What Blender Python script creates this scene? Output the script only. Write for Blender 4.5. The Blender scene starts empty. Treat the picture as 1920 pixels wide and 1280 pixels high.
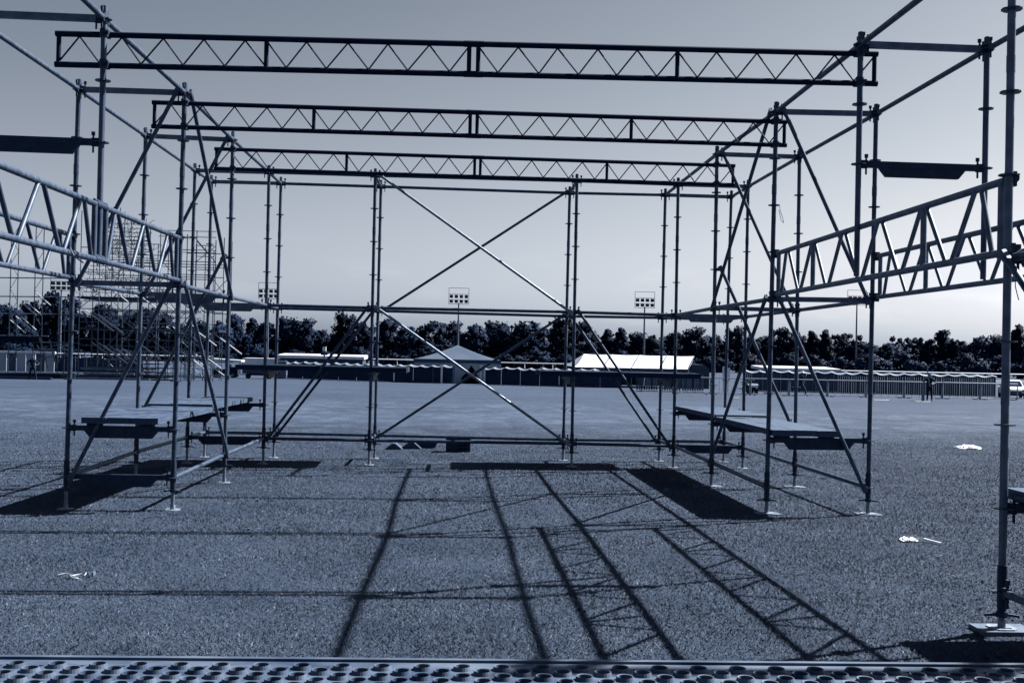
import bpy, bmesh, math, random
import numpy as np
from mathutils import Vector, Matrix
random.seed(7); rng = np.random.default_rng(11)
S = bpy.context.scene
COL = S.collection
PI = math.pi

# ------------------------------------------------------------------ camera, sky, sun, exposure
CAMZ = 1.70
cam_d = bpy.data.cameras.new('camera'); cam = bpy.data.objects.new('camera', cam_d); COL.objects.link(cam)
cam_d.sensor_width = 36.0; cam_d.lens = 38.857; cam_d.clip_start = 0.05; cam_d.clip_end = 3000
RW = ((0.99863951795071, -0.047559155877065946, 0.02138316813371554),
      (0.021856827013563403, 0.009461661950039054, -0.9997163378008996),
      (0.04734334483402044, 0.9988236098758401, 0.010488281771715702))
rx, ry, rz = RW[0], [-a for a in RW[1]], [-a for a in RW[2]]
cam.matrix_world = Matrix(((rx[0], ry[0], rz[0], 0), (rx[1], ry[1], rz[1], 0), (rx[2], ry[2], rz[2], CAMZ), (0, 0, 0, 1)))
S.camera = cam

SUN = Vector((0.915, 0.39, 1.0)).normalized()
EXPO = 1.9
sun_d = bpy.data.lights.new('sun', 'SUN'); sun_d.energy = 5.0; sun_d.angle = math.radians(0.45); sun_d.color = (1.0, 0.97, 0.93)
sun = bpy.data.objects.new('sun', sun_d); COL.objects.link(sun)
sun.rotation_euler = (-SUN).to_track_quat('-Z', 'Y').to_euler(); sun.location = (20, 10, 30)

W = bpy.data.worlds.new('World'); S.world = W; W.use_nodes = True
wn, wl = W.node_tree.nodes, W.node_tree.links
wn.clear()
sky = wn.new('ShaderNodeTexSky'); sky.sky_type = 'NISHITA'; sky.sun_disc = False
sky.sun_elevation = math.asin(SUN.z); sky.sun_rotation = math.atan2(SUN.x, SUN.y)
sky.altitude = 0; sky.air_density = 1.0; sky.dust_density = 1.4
def wmath(op, a, b=None, clamp=False):
    n = wn.new('ShaderNodeMath'); n.operation = op; n.use_clamp = clamp
    for i, v in enumerate((a, b)):
        if v is None: continue
        if isinstance(v, (int, float)): n.inputs[i].default_value = v
        else: wl.new(v, n.inputs[i])
    return n.outputs[0]
bw = wn.new('ShaderNodeRGBToBW'); wl.new(sky.outputs[0], bw.inputs[0])
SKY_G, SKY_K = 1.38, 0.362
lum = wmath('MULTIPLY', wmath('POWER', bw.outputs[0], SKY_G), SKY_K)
# thin low clouds: soft noise banks just above the skyline
tc = wn.new('ShaderNodeTexCoord')
sepw = wn.new('ShaderNodeSeparateXYZ'); wl.new(tc.outputs['Generated'], sepw.inputs[0])
lum = wmath('DIVIDE', lum, wmath('ADD', 1.0, wmath('MULTIPLY', wmath('MAXIMUM', sepw.outputs['Z'], 0.0), 0.55)))
mp = wn.new('ShaderNodeMapping'); mp.inputs['Scale'].default_value = (5, 5, 22); wl.new(tc.outputs['Generated'], mp.inputs[0])
cn = wn.new('ShaderNodeTexNoise'); cn.inputs['Scale'].default_value = 2.2; cn.inputs['Detail'].default_value = 6; wl.new(mp.outputs[0], cn.inputs[0])
band = wn.new('ShaderNodeMapRange'); band.interpolation_type = 'SMOOTHSTEP'
wl.new(sepw.outputs['Z'], band.inputs[0])
band.inputs[1].default_value = 0.13; band.inputs[2].default_value = 0.02; band.inputs[3].default_value = 0; band.inputs[4].default_value = 1
cm = wn.new('ShaderNodeMapRange'); cm.interpolation_type = 'SMOOTHSTEP'
wl.new(cn.outputs[0], cm.inputs[0]); cm.inputs[1].default_value = 0.52; cm.inputs[2].default_value = 0.75
cloud = wmath('MULTIPLY', wmath('MULTIPLY', cm.outputs[0], band.outputs[0]), 0.11)
lum = wmath('MULTIPLY', lum, wmath('ADD', cloud, 1.0))
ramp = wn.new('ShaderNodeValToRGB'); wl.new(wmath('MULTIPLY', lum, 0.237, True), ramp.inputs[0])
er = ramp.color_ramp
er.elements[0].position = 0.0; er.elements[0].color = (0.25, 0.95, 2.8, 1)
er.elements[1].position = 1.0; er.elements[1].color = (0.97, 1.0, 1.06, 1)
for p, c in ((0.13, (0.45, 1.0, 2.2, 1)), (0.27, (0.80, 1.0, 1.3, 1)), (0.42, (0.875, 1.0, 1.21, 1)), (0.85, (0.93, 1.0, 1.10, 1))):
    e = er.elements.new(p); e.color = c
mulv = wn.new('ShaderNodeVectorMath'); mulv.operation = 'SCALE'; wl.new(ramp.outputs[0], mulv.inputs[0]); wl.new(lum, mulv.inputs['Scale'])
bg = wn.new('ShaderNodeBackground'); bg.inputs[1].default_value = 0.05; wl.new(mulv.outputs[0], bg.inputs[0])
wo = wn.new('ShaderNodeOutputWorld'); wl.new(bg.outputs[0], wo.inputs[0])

S.view_settings.view_transform = 'Standard'; S.view_settings.look = 'None'
S.view_settings.exposure = EXPO; S.view_settings.gamma = 1.0; S.view_settings.use_curve_mapping = False
S.render.resolution_x = 1024; S.render.resolution_y = 682
try:
    S.cycles.max_bounces = 5; S.cycles.diffuse_bounces = 2; S.cycles.glossy_bounces = 2
except Exception: pass

# ------------------------------------------------------------------ materials (monochrome blue print tones)
def duo(v):
    """base colour of reflectance v in the picture's blue-grey tone"""
    s = max(0.0, min(1.0, v / 0.5)); v = v * .78
    pts = [(0, (.12, .95, 3.6)), (.05, (.38, .97, 2.4)), (.12, (.72, 1.0, 1.53)), (.3, (.78, 1.0, 1.4)), (.6, (.88, 1.0, 1.2)), (1, (.95, 1.0, 1.08))]
    for (a, ca), (b, cb) in zip(pts, pts[1:]):
        if a <= s <= b:
            t = (s - a) / (b - a); c = [x + (y - x) * t for x, y in zip(ca, cb)]; break
    return (min(1, v * c[0]), min(1, v * c[1]), min(1, v * c[2]), 1)

MATS = {}
def mat(name, lo, hi, rough=.7, metal=0.0, scale=8.0, stretch=(1, 1, 1), bump=0.0, bscale=None, spec=.3, detail=5, lohi=(.35, .65)):
    m = bpy.data.materials.new(name); m.use_nodes = True; MATS[name] = m
    n, l = m.node_tree.nodes, m.node_tree.links
    p = n['Principled BSDF']; p.inputs['Roughness'].default_value = rough; p.inputs['Metallic'].default_value = metal
    p.inputs['Specular IOR Level'].default_value = spec; p.inputs['Specular Tint'].default_value = (.55, .8, 1.1, 1) if metal == 0 else (.8, .95, 1.1, 1)
    t = n.new('ShaderNodeTexCoord'); mpn = n.new('ShaderNodeMapping'); mpn.inputs['Scale'].default_value = stretch
    l.new(t.outputs['Object'], mpn.inputs[0])
    no = n.new('ShaderNodeTexNoise'); no.inputs['Scale'].default_value = scale; no.inputs['Detail'].default_value = detail
    l.new(mpn.outputs[0], no.inputs[0])
    r = n.new('ShaderNodeValToRGB'); l.new(no.outputs[0], r.inputs[0])
    r.color_ramp.elements[0].position = lohi[0]; r.color_ramp.elements[0].color = duo(lo)
    r.color_ramp.elements[1].position = lohi[1]; r.color_ramp.elements[1].color = duo(hi)
    l.new(r.outputs[0], p.inputs['Base Color'])
    if bump:
        b = n.new('ShaderNodeBump'); b.inputs['Strength'].default_value = bump
        nb = no
        if bscale:
            nb = n.new('ShaderNodeTexNoise'); nb.inputs['Scale'].default_value = bscale; nb.inputs['Detail'].default_value = 4
            l.new(mpn.outputs[0], nb.inputs[0])
        l.new(nb.outputs[0], b.inputs['Height']); l.new(b.outputs[0], p.inputs['Normal'])
    return m
GALV = mat('galvanised_steel', .032, .085, .5, .25, 14, (1, 1, .35), .08)
GALV2 = mat('worn_galvanised_steel', .022, .055, .45, .25, 16, (1, 1, 1), .08)
ZINC = mat('bright_zinc', .12, .22, .38, .35, 20)
PLATEM = mat('scuffed_white_plate', .12, .26, .6, 0, 14)
DARK = mat('dark_painted_steel', .006, .011, .7, 0, 12, spec=.12)
TRANS = mat('transom_steel', .07, .13, .5, .2, 10, (1, 1, 1), .05)  # on transoms, reflected sky and grass are put into this paler tone
DARK2 = mat('dark_steel_collar', .01, .022, .6, .1, 20)
TIMBER = mat('weathered_timber', .032, .075, .85, 0, 6, (9, .6, 9), .3)
TIMBERD = mat('dark_timber', .007, .016, .85, 0, 8, (6, .8, 6), .2)
BOARD = mat('pale_sole_board', .07, .12, .8, 0, 12)
WHITE = mat('white_canvas', .62, .75, .7, 0, 3)
VALM = mat('scalloped_valance_cloth', .13, .24, .8, 0, 2)
WHITEP = mat('white_plastic', .6, .8, .5, 0, 6)
GREYC = mat('grey_canvas', .05, .064, .8, 0, .6)
GREYW = mat('grey_canvas_wall', .3, .36, .8, 0, .6)  # on marquee walls, backlight through the canvas is put into this pale tone
NAVY = mat('navy_fence_cloth', .017, .028, .85, 0, 1.2)
SLAT = mat('grey_fence_slat', .03, .085, .8, 0, 3.0, (3, 3, .2))
PALE = mat('pale_metal_rail', .1, .17, .5, 0, 5)
MAST = mat('mast_steel', .1, .16, .5, .2, 2)
LAMPD = mat('floodlight_black', .008, .014, .6, 0, 5)
BLACK = mat('black_rubber', .006, .01, .8, 0, 8)
GLASS = mat('dark_glass', .01, .02, .1, 0, 2, spec=.6)
CLOTH = mat('dark_clothing', .004, .008, .9, 0, 9)
CLOTH2 = mat('grey_clothing', .02, .035, .9, 0, 9)
SKIN = mat('skin_tone', .07, .1, .6, 0, 9)
BARK = mat('tree_bark', .012, .03, .9, 0, 4)
LEAFS = [mat('foliage_dark', .0065, .0125, .8, 0, .35, detail=8, spec=.1), mat('foliage_mid', .010, .0175, .8, 0, .35, detail=8, spec=.1),
         mat('foliage_hazed', .015, .024, .8, 0, .35, detail=8, spec=.1), mat('foliage_conifer', .005, .0085, .8, 0, .5, detail=8, spec=.1)]  # third tone has the haze of the right-hand trees put into its colour
for i, (a, b) in enumerate(((.055, .076), (.064, .088), (.073, .102), (.13, .28))):
    gm = mat('grass_blade_%s' % ('deep', 'mid', 'light', 'dry')[i], a, b, .8, 0, .9, spec=.05)
    # blades scatter light like a lawn: shading normal leans mostly to the sward's own up direction
    gn, gl = gm.node_tree.nodes, gm.node_tree.links
    ge = gn.new('ShaderNodeNewGeometry'); vs_ = gn.new('ShaderNodeVectorMath'); vs_.operation = 'SCALE'; vs_.inputs['Scale'].default_value = .3
    va = gn.new('ShaderNodeVectorMath'); va.operation = 'ADD'; va.inputs[1].default_value = (0, 0, 1.1); vn = gn.new('ShaderNodeVectorMath'); vn.operation = 'NORMALIZE'
    gl.new(ge.outputs['Normal'], vs_.inputs[0]); gl.new(vs_.outputs[0], va.inputs[0]); gl.new(va.outputs[0], vn.inputs[0]); gl.new(vn.outputs[0], gn['Principled BSDF'].inputs['Normal'])
CRATE = mat('dark_crate_plastic', .012, .02, .6, 0, 7)

# ------------------------------------------------------------------ mesh builder and object helpers
class MB:
    def __init__(s): s.v = []; s.f = []; s.mi = []; s.cur = 0
    def add(s, vs, fs):
        b = len(s.v); s.v += [tuple(p) for p in vs]; s.f += [tuple(b + i for i in f) for f in fs]; s.mi += [s.cur] * len(fs); return s
    def tube(s, a, b, r, n=8, r2=None, caps=True):
        a = Vector(a); b = Vector(b); d = (b - a)
        if d.length < 1e-6: return s
        d.normalize(); u = d.orthogonal().normalized(); w = d.cross(u); r2 = r if r2 is None else r2
        vs = []
        for c, rr in ((a, r), (b, r2)):
            for i in range(n):
                t = 2 * PI * i / n; vs.append(c + (u * math.cos(t) + w * math.sin(t)) * rr)
        fs = [(i, (i + 1) % n, n + (i + 1) % n, n + i) for i in range(n)]
        if caps: fs += [tuple(range(n - 1, -1, -1)), tuple(range(n, 2 * n))]
        return s.add(vs, fs)
    def path(s, pts, r, n=6):
        for a, b in zip(pts, pts[1:]): s.tube(a, b, r, n)
        return s
    def box(s, x0, x1, y0, y1, z0, z1):
        vs = [(x, y, z) for z in (z0, z1) for y in (y0, y1) for x in (x0, x1)]
        return s.add(vs, [(0, 2, 3, 1), (4, 5, 7, 6), (0, 1, 5, 4), (2, 6, 7, 3), (0, 4, 6, 2), (1, 3, 7, 5)])
    def bar(s, a, b, w, h, up=(0, 0, 1)):
        a = Vector(a); b = Vector(b); d = (b - a).normalized(); u = Vector(up); sd = d.cross(u)
        if sd.length < 1e-4: sd = d.orthogonal()
        sd.normalize(); u = sd.cross(d); vs = []
        for c in (a, b):
            for sx, sz in ((-1, -1), (1, -1), (1, 1), (-1, 1)): vs.append(c + sd * (sx * w / 2) + u * (sz * h / 2))
        return s.add(vs, [(0, 1, 2, 3), (7, 6, 5, 4), (0, 4, 5, 1), (1, 5, 6, 2), (2, 6, 7, 3), (3, 7, 4, 0)])
    def prism(s, poly, axis, t0, t1):
        n = len(poly)
        def P(p, t): return (t, p[0], p[1]) if axis == 'x' else ((p[0], t, p[1]) if axis == 'y' else (p[0], p[1], t))
        vs = [P(p, t0) for p in poly] + [P(p, t1) for p in poly]
        return s.add(vs, [tuple(range(n)), tuple(range(2 * n - 1, n - 1, -1))] + [(i, n + i, n + (i + 1) % n, (i + 1) % n) for i in range(n)])
    def mesh(s, name, mats, origin=(0, 0, 0), smooth=False):
        o = np.array(origin); m = bpy.data.meshes.new(name)
        m.from_pydata([tuple(np.array(p) - o) for p in s.v], [], s.f)
        if not isinstance(mats, (list, tuple)): mats = [mats]
        for x in mats: m.materials.append(x)
        if len(mats) > 1: m.polygons.foreach_set('material_index', s.mi)
        bm = bmesh.new(); bm.from_mesh(m); bmesh.ops.recalc_face_normals(bm, faces=bm.faces[:]); bm.to_mesh(m); bm.free()
        if smooth:
            m.polygons.foreach_set('use_smooth', [True] * len(m.polygons))
            try: m.set_sharp_from_angle(angle=math.radians(38))
            except Exception: pass
        m.update(); return m

WO = {}      # world origin of every object that gets children
def place(name, data, origin, parent=None):
    o = bpy.data.objects.new(name, data); COL.objects.link(o)
    origin = Vector(origin)
    if parent is not None:
        o.parent = parent; o.location = origin - WO[parent.name]
    else: o.location = origin
    WO[o.name] = origin
    return o
def part(name, mb, m, parent, origin=None, smooth=True, kind=None, label=None):
    if origin is None: origin = tuple(WO[parent.name])
    o = place(name, mb.mesh(name, m, origin, smooth), origin, parent)
    if kind: o['kind'] = kind
    if label: o['label'] = label
    return o
def tag(o, label, cat, group=None, kind=None):
    if label: o['label'] = label
    if cat: o['category'] = cat
    if group: o['group'] = group
    if kind: o['kind'] = kind
    return o
def thing(name, loc, label, cat, group=None):
    return tag(place(name, None, loc), label, cat, group)
def solid(name, mb, m, loc, label, cat, group=None, smooth=True):
    return tag(place(name, mb.mesh(name, m, loc, smooth), loc), label, cat, group)
def copy_tree(o, parent=None):
    c = o.copy(); COL.objects.link(c); c.parent = parent
    WO[c.name] = WO[o.name].copy()
    for ch in list(o.children): copy_tree(ch, c)
    return c

# ------------------------------------------------------------------ ground
def zg(x, y):
    w = max(0, min(1, (60 - y) / 42))
    return .124 + .0076 * max(-8, min(8, x)) * w - .0087 * min(y, 18) - .0137 * min(82, max(0, y - 18))
def ground():
    ys = list(np.linspace(-30, 2, 9)) + list(np.linspace(3, 60, 77)) + list(np.linspace(62, 120, 30)) + [140, 180, 250, 400, 700, 1400]
    xs = [-1400, -700, -300, -150, -80, -50] + list(np.linspace(-40, 40, 61)) + [50, 80, 150, 300, 700, 1400]
    v = [(x, y, zg(x, y)) for y in ys for x in xs]; n = len(xs)
    f = [(j * n + i, j * n + i + 1, (j + 1) * n + i + 1, (j + 1) * n + i) for j in range(len(ys) - 1) for i in range(n - 1)]
    m = bpy.data.meshes.new('ground'); m.from_pydata(v, [], f)
    m.polygons.foreach_set('use_smooth', [True] * len(f))
    g = bpy.data.materials.new('field_grass'); g.use_nodes = True
    nn, l = g.node_tree.nodes, g.node_tree.links; p = nn['Principled BSDF']
    p.inputs['Roughness'].default_value = .9; p.inputs['Specular IOR Level'].default_value = .1
    t = nn.new('ShaderNodeTexCoord')
    def noise(sc, st, det=6, rough=.6):
        mp_ = nn.new('ShaderNodeMapping'); mp_.inputs['Scale'].default_value = st; l.new(t.outputs['Object'], mp_.inputs[0])
        no = nn.new('ShaderNodeTexNoise'); no.inputs['Scale'].default_value = sc; no.inputs['Detail'].default_value = det
        no.inputs['Roughness'].default_value = rough; l.new(mp_.outputs[0], no.inputs[0]); return no.outputs[0]
    def ramp_(fac, p0, c0, p1, c1):
        r = nn.new('ShaderNodeValToRGB'); l.new(fac, r.inputs[0]); e = r.color_ramp.elements
        e[0].position = p0; e[0].color = c0; e[1].position = p1; e[1].color = c1; return r.outputs[0]
    def mix(fac, a, b, op='MIX'):
        x = nn.new('ShaderNodeMix'); x.data_type = 'RGBA'; x.blend_type = op
        for k, s_ in ((0, fac), (6, a), (7, b)):
            if isinstance(s_, float): x.inputs[k].default_value = s_
            elif isinstance(s_, tuple): x.inputs[k].default_value = s_
            else: l.new(s_, x.inputs[k])
        return x.outputs[2]
    base = ramp_(noise(24, (1, .8, 1), 8, .75), .28, duo(.042), .72, duo(.06))
    big = ramp_(noise(.22, (.5, 1, 1), 4), .35, (.82, .82, .83, 1), .65, (1.12, 1.12, 1.11, 1))
    c = mix(1.0, base, big, 'MULTIPLY')
    c = mix(1.0, c, ramp_(noise(4.5, (1, .35, 1), 7, .8), .3, (.74, .74, .76, 1), .7, (1.24, 1.24, 1.22, 1)), 'MULTIPLY')
    # dry, worn streaks across the middle of the field
    st = ramp_(noise(1.3, (.7, .5, 1), 9, .78), .47, (0, 0, 0, 1), .66, (1, 1, 1, 1))
    sp = nn.new('ShaderNodeSeparateXYZ'); l.new(t.outputs['Object'], sp.inputs[0])
    def mrange(a, b, c_, d):
        x = nn.new('ShaderNodeMapRange'); x.interpolation_type = 'SMOOTHSTEP'; l.new(sp.outputs['Y'], x.inputs[0])
        for i, v_ in enumerate((a, b, c_, d)): x.inputs[1 + i].default_value = v_
        return x.outputs[0]
    mm = nn.new('ShaderNodeMath'); mm.operation = 'MULTIPLY'; l.new(mrange(20, 27, 0, 1), mm.inputs[0]); l.new(mrange(40, 55, 1, .12), mm.inputs[1])
    m2 = nn.new('ShaderNodeMath'); m2.operation = 'MULTIPLY'; l.new(mm.outputs[0], m2.inputs[0]); l.new(st, m2.inputs[1])
    c = mix(m2.outputs[0], c, duo(.105))
    wear = ramp_(noise(.55, (1, .7, 1), 5, .65), .56, (0, 0, 0, 1), .72, (1, 1, 1, 1))
    wf = nn.new('ShaderNodeMath'); wf.operation = 'MULTIPLY'; wf.inputs[1].default_value = .35; l.new(wear, wf.inputs[0]); c = mix(wf.outputs[0], c, duo(.036))
    # small pale litter of dead blades
    sp2 = ramp_(noise(60, (.6, 1, 1), 3, .5), .68, (0, 0, 0, 1), .76, (1, 1, 1, 1))
    c = mix(sp2, c, duo(.13))
    l.new(c, p.inputs['Base Color'])
    b = nn.new('ShaderNodeBump'); b.inputs['Strength'].default_value = .6; b.inputs['Distance'].default_value = .05
    l.new(noise(30, (1, 1, 1), 6, .75), b.inputs['Height']); l.new(b.outputs[0], p.inputs['Normal'])
    m.materials.append(g)
    o = place('ground', m, (0, 0, 0)); o['kind'] = 'structure'
    return o
ground()

def grass():
    N = 2100000
    y0, y1 = 5.4, 30.0
    u = rng.random(N); e = -.15
    yy = y0 * (y1 / y0) ** (u ** 1.05)
    xx = .047 * yy + (rng.random(N) * 2 - 1) * (.5 * yy + 1.0)
    h = (.009 + .018 * rng.random(N) ** 2.0) * (1 + .012 * (yy - 6)) * np.clip((40 - yy) / 14, .3, 1)
    patch = .75 + .5 * (np.sin(xx * 2.1 + np.sin(yy * 1.7) * 2) * np.sin(yy * 2.7 + xx) * .5 + .5)
    h *= patch
    az = rng.random(N) * 2 * PI; tilt = rng.random(N) ** .45 * 1.4
    wid = (.0022 + .002 * rng.random(N)) * (1 + .09 * (yy - 6)) * np.clip((32 - yy) / 16, .1, 1)
    w = np.clip((60 - yy) / 42, 0, 1)
    zz = .124 + .0076 * np.clip(xx, -8, 8) * w - .0087 * np.minimum(yy, 18) - .0137 * np.clip(yy - 18, 0, 82) - .002
    fa = rng.random(N) * 2 * PI
    bx, by = np.cos(fa) * wid, np.sin(fa) * wid
    V = np.empty((N, 3, 3), np.float32)
    V[:, 0] = np.stack((xx - bx, yy - by, zz), 1); V[:, 1] = np.stack((xx + bx, yy + by, zz), 1)
    V[:, 2] = np.stack((xx + np.cos(az) * np.sin(tilt) * h * 1.4, yy + np.sin(az) * np.sin(tilt) * h * 1.4, zz + np.cos(tilt) * h), 1)
    m = bpy.data.meshes.new('grass'); m.vertices.add(N * 3); m.vertices.foreach_set('co', V.ravel())
    m.loops.add(N * 3); m.loops.foreach_set('vertex_index', np.arange(N * 3, dtype=np.int32))
    m.polygons.add(N); m.polygons.foreach_set('loop_start', np.arange(0, N * 3, 3, dtype=np.int32))
    cl = np.sin(xx * 5.1 + 1.3 * np.sin(yy * 3.3)) * np.sin(yy * 4.3 + 1.7 * np.sin(xx * 2.9)) + .6 * np.sin(xx * 1.3 + yy * .7) * np.sin(yy * 1.1 - xx * .5) + rng.normal(0, .9, N)
    mi = np.where(cl < -.35, 0, np.where(cl < .55, 1, 2)).astype(np.int32); mi[rng.random(N) < .022] = 3
    for k in ('deep', 'mid', 'light', 'dry'): m.materials.append(MATS['grass_blade_' + k])
    m.polygons.foreach_set('material_index', mi)
    m.update(calc_edges=True); m.validate()
    tag(place('grass', m, (0, 0, 0)), 'short dry mown grass blades covering the near field', 'grass', kind='stuff')
grass()

# ------------------------------------------------------------------ scaffold grid
X = {'LO': -4.008, 'LI': -2.918, 'ML': -1.348, 'MR': 1.722, 'RI': 3.292, 'RO': 4.382}
Y = {'n': 3.92, 'm': 6.49, '0': 9.06, '1': 11.63, '2': 14.20, '3': 16.77, '4': 17.86}
Z0 = 0.3353
ADJ = {('LI', '0'): (-.007, 0, -.007), ('LI', '1'): (-.017, .0052, -.002), ('LO', '1'): (-.015, .0062, -.002), ('LI', '2'): (-.028, .0023, .001),
       ('LO', '2'): (-.044, .0048, .016), ('LI', '3'): (.011, -.0036, .005), ('LI', '4'): (-.012, .0033, .002), ('ML', '4'): (.023, .0014, -.003),
       ('ML', '3'): (.023, -.0006, .002), ('MR', '4'): (-.007, .0049, -.019), ('MR', '3'): (.018, -.0015, .008), ('RI', '4'): (-.013, .005, -.008),
       ('RI', '3'): (.011, -.0028, -.003), ('RI', '2'): (.005, -.0022, .004), ('RI', '1'): (.007, .0062, -.001), ('RO', '1'): (.013, .0031, .01),
       ('RO', '2'): (.008, -.0036, 0), ('RO', '3'): (-.009, .001, -.004), ('RO', '4'): (-.04, .011, -.009), ('RI', '0'): (.0, 0, .001),
       ('RO', '0'): (-.012, 0, -.003), ('RI', 'm'): (-.013, .0001, -.002), ('LO', '3'): (-.03, .004, 0), ('LO', '4'): (-.02, .003, 0)}
def J(l, p, k):
    a = ADJ.get((l, p), (0, 0, 0))
    return Vector((X[l] + a[0] + a[1] * .5 * k, Y[p], Z0 + .5 * k + a[2]))

def rosette_mesh():
    mb = MB(); R, r, n, h = .061, .0235, 16, .0045
    # eight-lobed disc with slots read as a slightly scalloped ring
    out = []
    for i in range(n * 2):
        t = PI * i / n; rr = R * (1.0 if i % 4 < 3 else .93); out.append((math.cos(t) * rr, math.sin(t) * rr))
    N = len(out)
    vs = [(x, y, h) for x, y in out] + [(x, y, -h) for x, y in out]
    inn = [(math.cos(PI * i / n) * r, math.sin(PI * i / n) * r) for i in range(N)]
    vs += [(x, y, h) for x, y in inn] + [(x, y, -h) for x, y in inn]
    fs = []
    for i in range(N):
        j = (i + 1) % N
        fs += [(i, j, N + j, N + i), (2 * N + i, 2 * N + j, j, i), (N + i, N + j, 3 * N + j, 3 * N + i)]
    mb.add(vs, fs)
    return mb.mesh('rosette', GALV2)
ROS = rosette_mesh()
def collar_mesh():
    mb = MB(); mb.tube((0, 0, -.10), (0, 0, .16), .0295, 12); mb.tube((0, 0, -.125), (0, 0, -.10), .026, 10)
    return mb.mesh('base_collar', DARK2, smooth=True)
COLLAR = collar_mesh()
def nut_mesh():
    mb = MB(); mb.tube((0, 0, -.015), (0, 0, .02), .034, 8)
    mb.bar((-.1, .012, -.004), (0, 0, .004), .02, .014); mb.bar((0, 0, .004), (.1, -.012, -.008), .02, .014)
    return mb.mesh('jack_nut', DARK2)
NUT = nut_mesh()
def plate_mesh():
    mb = MB(); mb.prism([(.075 * x, .075 * y) for x, y in ((-1, -.6), (-.6, -1), (.6, -1), (1, -.6), (1, .6), (.6, 1), (-.6, 1), (-1, .6))], 'z', 0, .006)
    mb.tube((0, 0, .006), (0, 0, .05), .024, 8); return mb.mesh('base_plate', PLATEM)
PLATE = plate_mesh()
def head_mesh():
    # ledger head: forked casting pointing along +X with its wedge standing in it
    mb = MB(); mb.box(.022, .075, -.019, .019, -.033, .033); mb.box(.058, .07, -.007, .007, -.085, .085)
    mb.box(.052, .078, -.009, .009, .055, .085)
    return mb
HEADS = {}
def head(direction):
    key = tuple(round(c, 2) for c in direction)
    if key not in HEADS:
        d = Vector((direction[0], direction[1], 0)).normalized(); h = head_mesh()
        h.v = [(x * d.x - y * d.y, x * d.y + y * d.x, z) for x, y, z in h.v]
        HEADS[key] = h.mesh('ledger_head', DARK2)
    return HEADS[key]

def standard(root, l, p, k0=0, k1=8, base=True, board=0, skip=(), m=None, top=.1, zbot=None, tone=None):
    m = m or (GALV if ((ord(l[0]) + ord(l[1]) + ord(p)) & 1) else GALV2)
    a = J(l, p, k0); b = J(l, p, k1)
    lo = a - Vector((0, 0, .1)) if base else (a if zbot is None else Vector((a.x, a.y, zbot)))
    hi = b + Vector((0, 0, top))
    mb = MB(); mb.tube(lo, hi, .02415, 14)
    mb.tube(hi - Vector((0, 0, .004)), hi + Vector((0, 0, .006)), .019, 10)
    for k in range(k0 + 2, k1, 4):   # spigot joints
        q = J(l, p, k) + Vector((0, 0, .17)); mb.tube(q - Vector((0, 0, .05)), q + Vector((0, 0, .05)), .0265, 12)
    st = part('standard', mb, m, root, tuple(lo))
    for k in range(k0, k1 + 1):
        if k in skip: continue
        place('rosette', ROS, J(l, p, k), st)
    if base:
        g = zg(lo.x, lo.y); q = J(l, p, 0)
        place('base_collar', COLLAR, q, st); place('jack_nut', NUT, (lo.x, lo.y, lo.z - .035), st)
        jk = MB(); jk.tube((lo.x, lo.y, g + .01), lo, .0185, 10); part('jack_screw', jk, ZINC, st, tuple(lo))
        gz = g
        if board:
            bd = MB(); hb = .01 if board == 1 else .026; wb = .12 if board == 1 else .15; bd.box(lo.x - wb, lo.x + wb * 1.15, lo.y - .1, lo.y + .11, g - .02, g + hb); part('sole_board', bd, BOARD, st, (lo.x, lo.y, g), smooth=False); gz = g + hb
        place('base_plate', PLATE, (lo.x, lo.y, gz + .001), st)
    return st
def ledger(root, A, B, m=None, name='ledger', heads=True, r=.02415, drop=0):
    a, b = J(*A), J(*B); d = (b - a).normalized()
    mb = MB(); mb.tube(a + d * .06, b - d * .06, r, 12)
    # worn coupling rings
    o = part(name, mb, m or GALV, root, tuple(a))
    if heads:
        place('ledger_head', head((d.x, d.y)), a, o); place('ledger_head', head((-d.x, -d.y)), b, o)
    return o
def transom(root, A, B, m=None, reinforced=False, flat=False):
    a, b = J(*A), J(*B); d = (b - a).normalized(); mb = MB()
    mb.bar(a + d * .06, b - d * .06, .05, .052)
    if reinforced:
        L = (b - a).length
        def q(s, z): return a + d * s + Vector((0, 0, z))
        x0, x1 = .17, L - .17
        vs = []
        for off in (-.021, .021):
            n = Vector((-d.y, d.x, 0)) * off
            vs += [q(x0, -.026) + n, q(x1, -.026) + n, q(x1 - .06, -.1) + n, q(x0 + .06, -.1) + n]
        mb.add(vs, [(0, 1, 2, 3), (7, 6, 5, 4), (0, 4, 5, 1), (1, 5, 6, 2), (2, 6, 7, 3), (3, 7, 4, 0)])
    o = part('transom', mb, m or TRANS, root, tuple(a), smooth=False)
    place('ledger_head', head((d.x, d.y)), a, o); place('ledger_head', head((-d.x, -d.y)), b, o)
    return o
def brace(root, A, B, off, m=None, inset=.07):
    a, b = J(*A), J(*B); d = (b - a).normalized(); o = Vector(off)
    dh = Vector((d.x, d.y, 0)).normalized()
    a2, b2 = a + dh * inset + o, b - dh * inset + o
    mb = MB(); mb.tube(a2, b2, .0212, 12)
    # the two flattened ends and their swivel heads
    for q, w in ((a2, a), (b2, b)):
        mb.bar(q - d * .05, q + d * .05, .03, .05); mb.bar(q, w + (q - w) * .3, .03, .04)
    return part('brace', mb, m or GALV, root, tuple(a))

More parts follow.
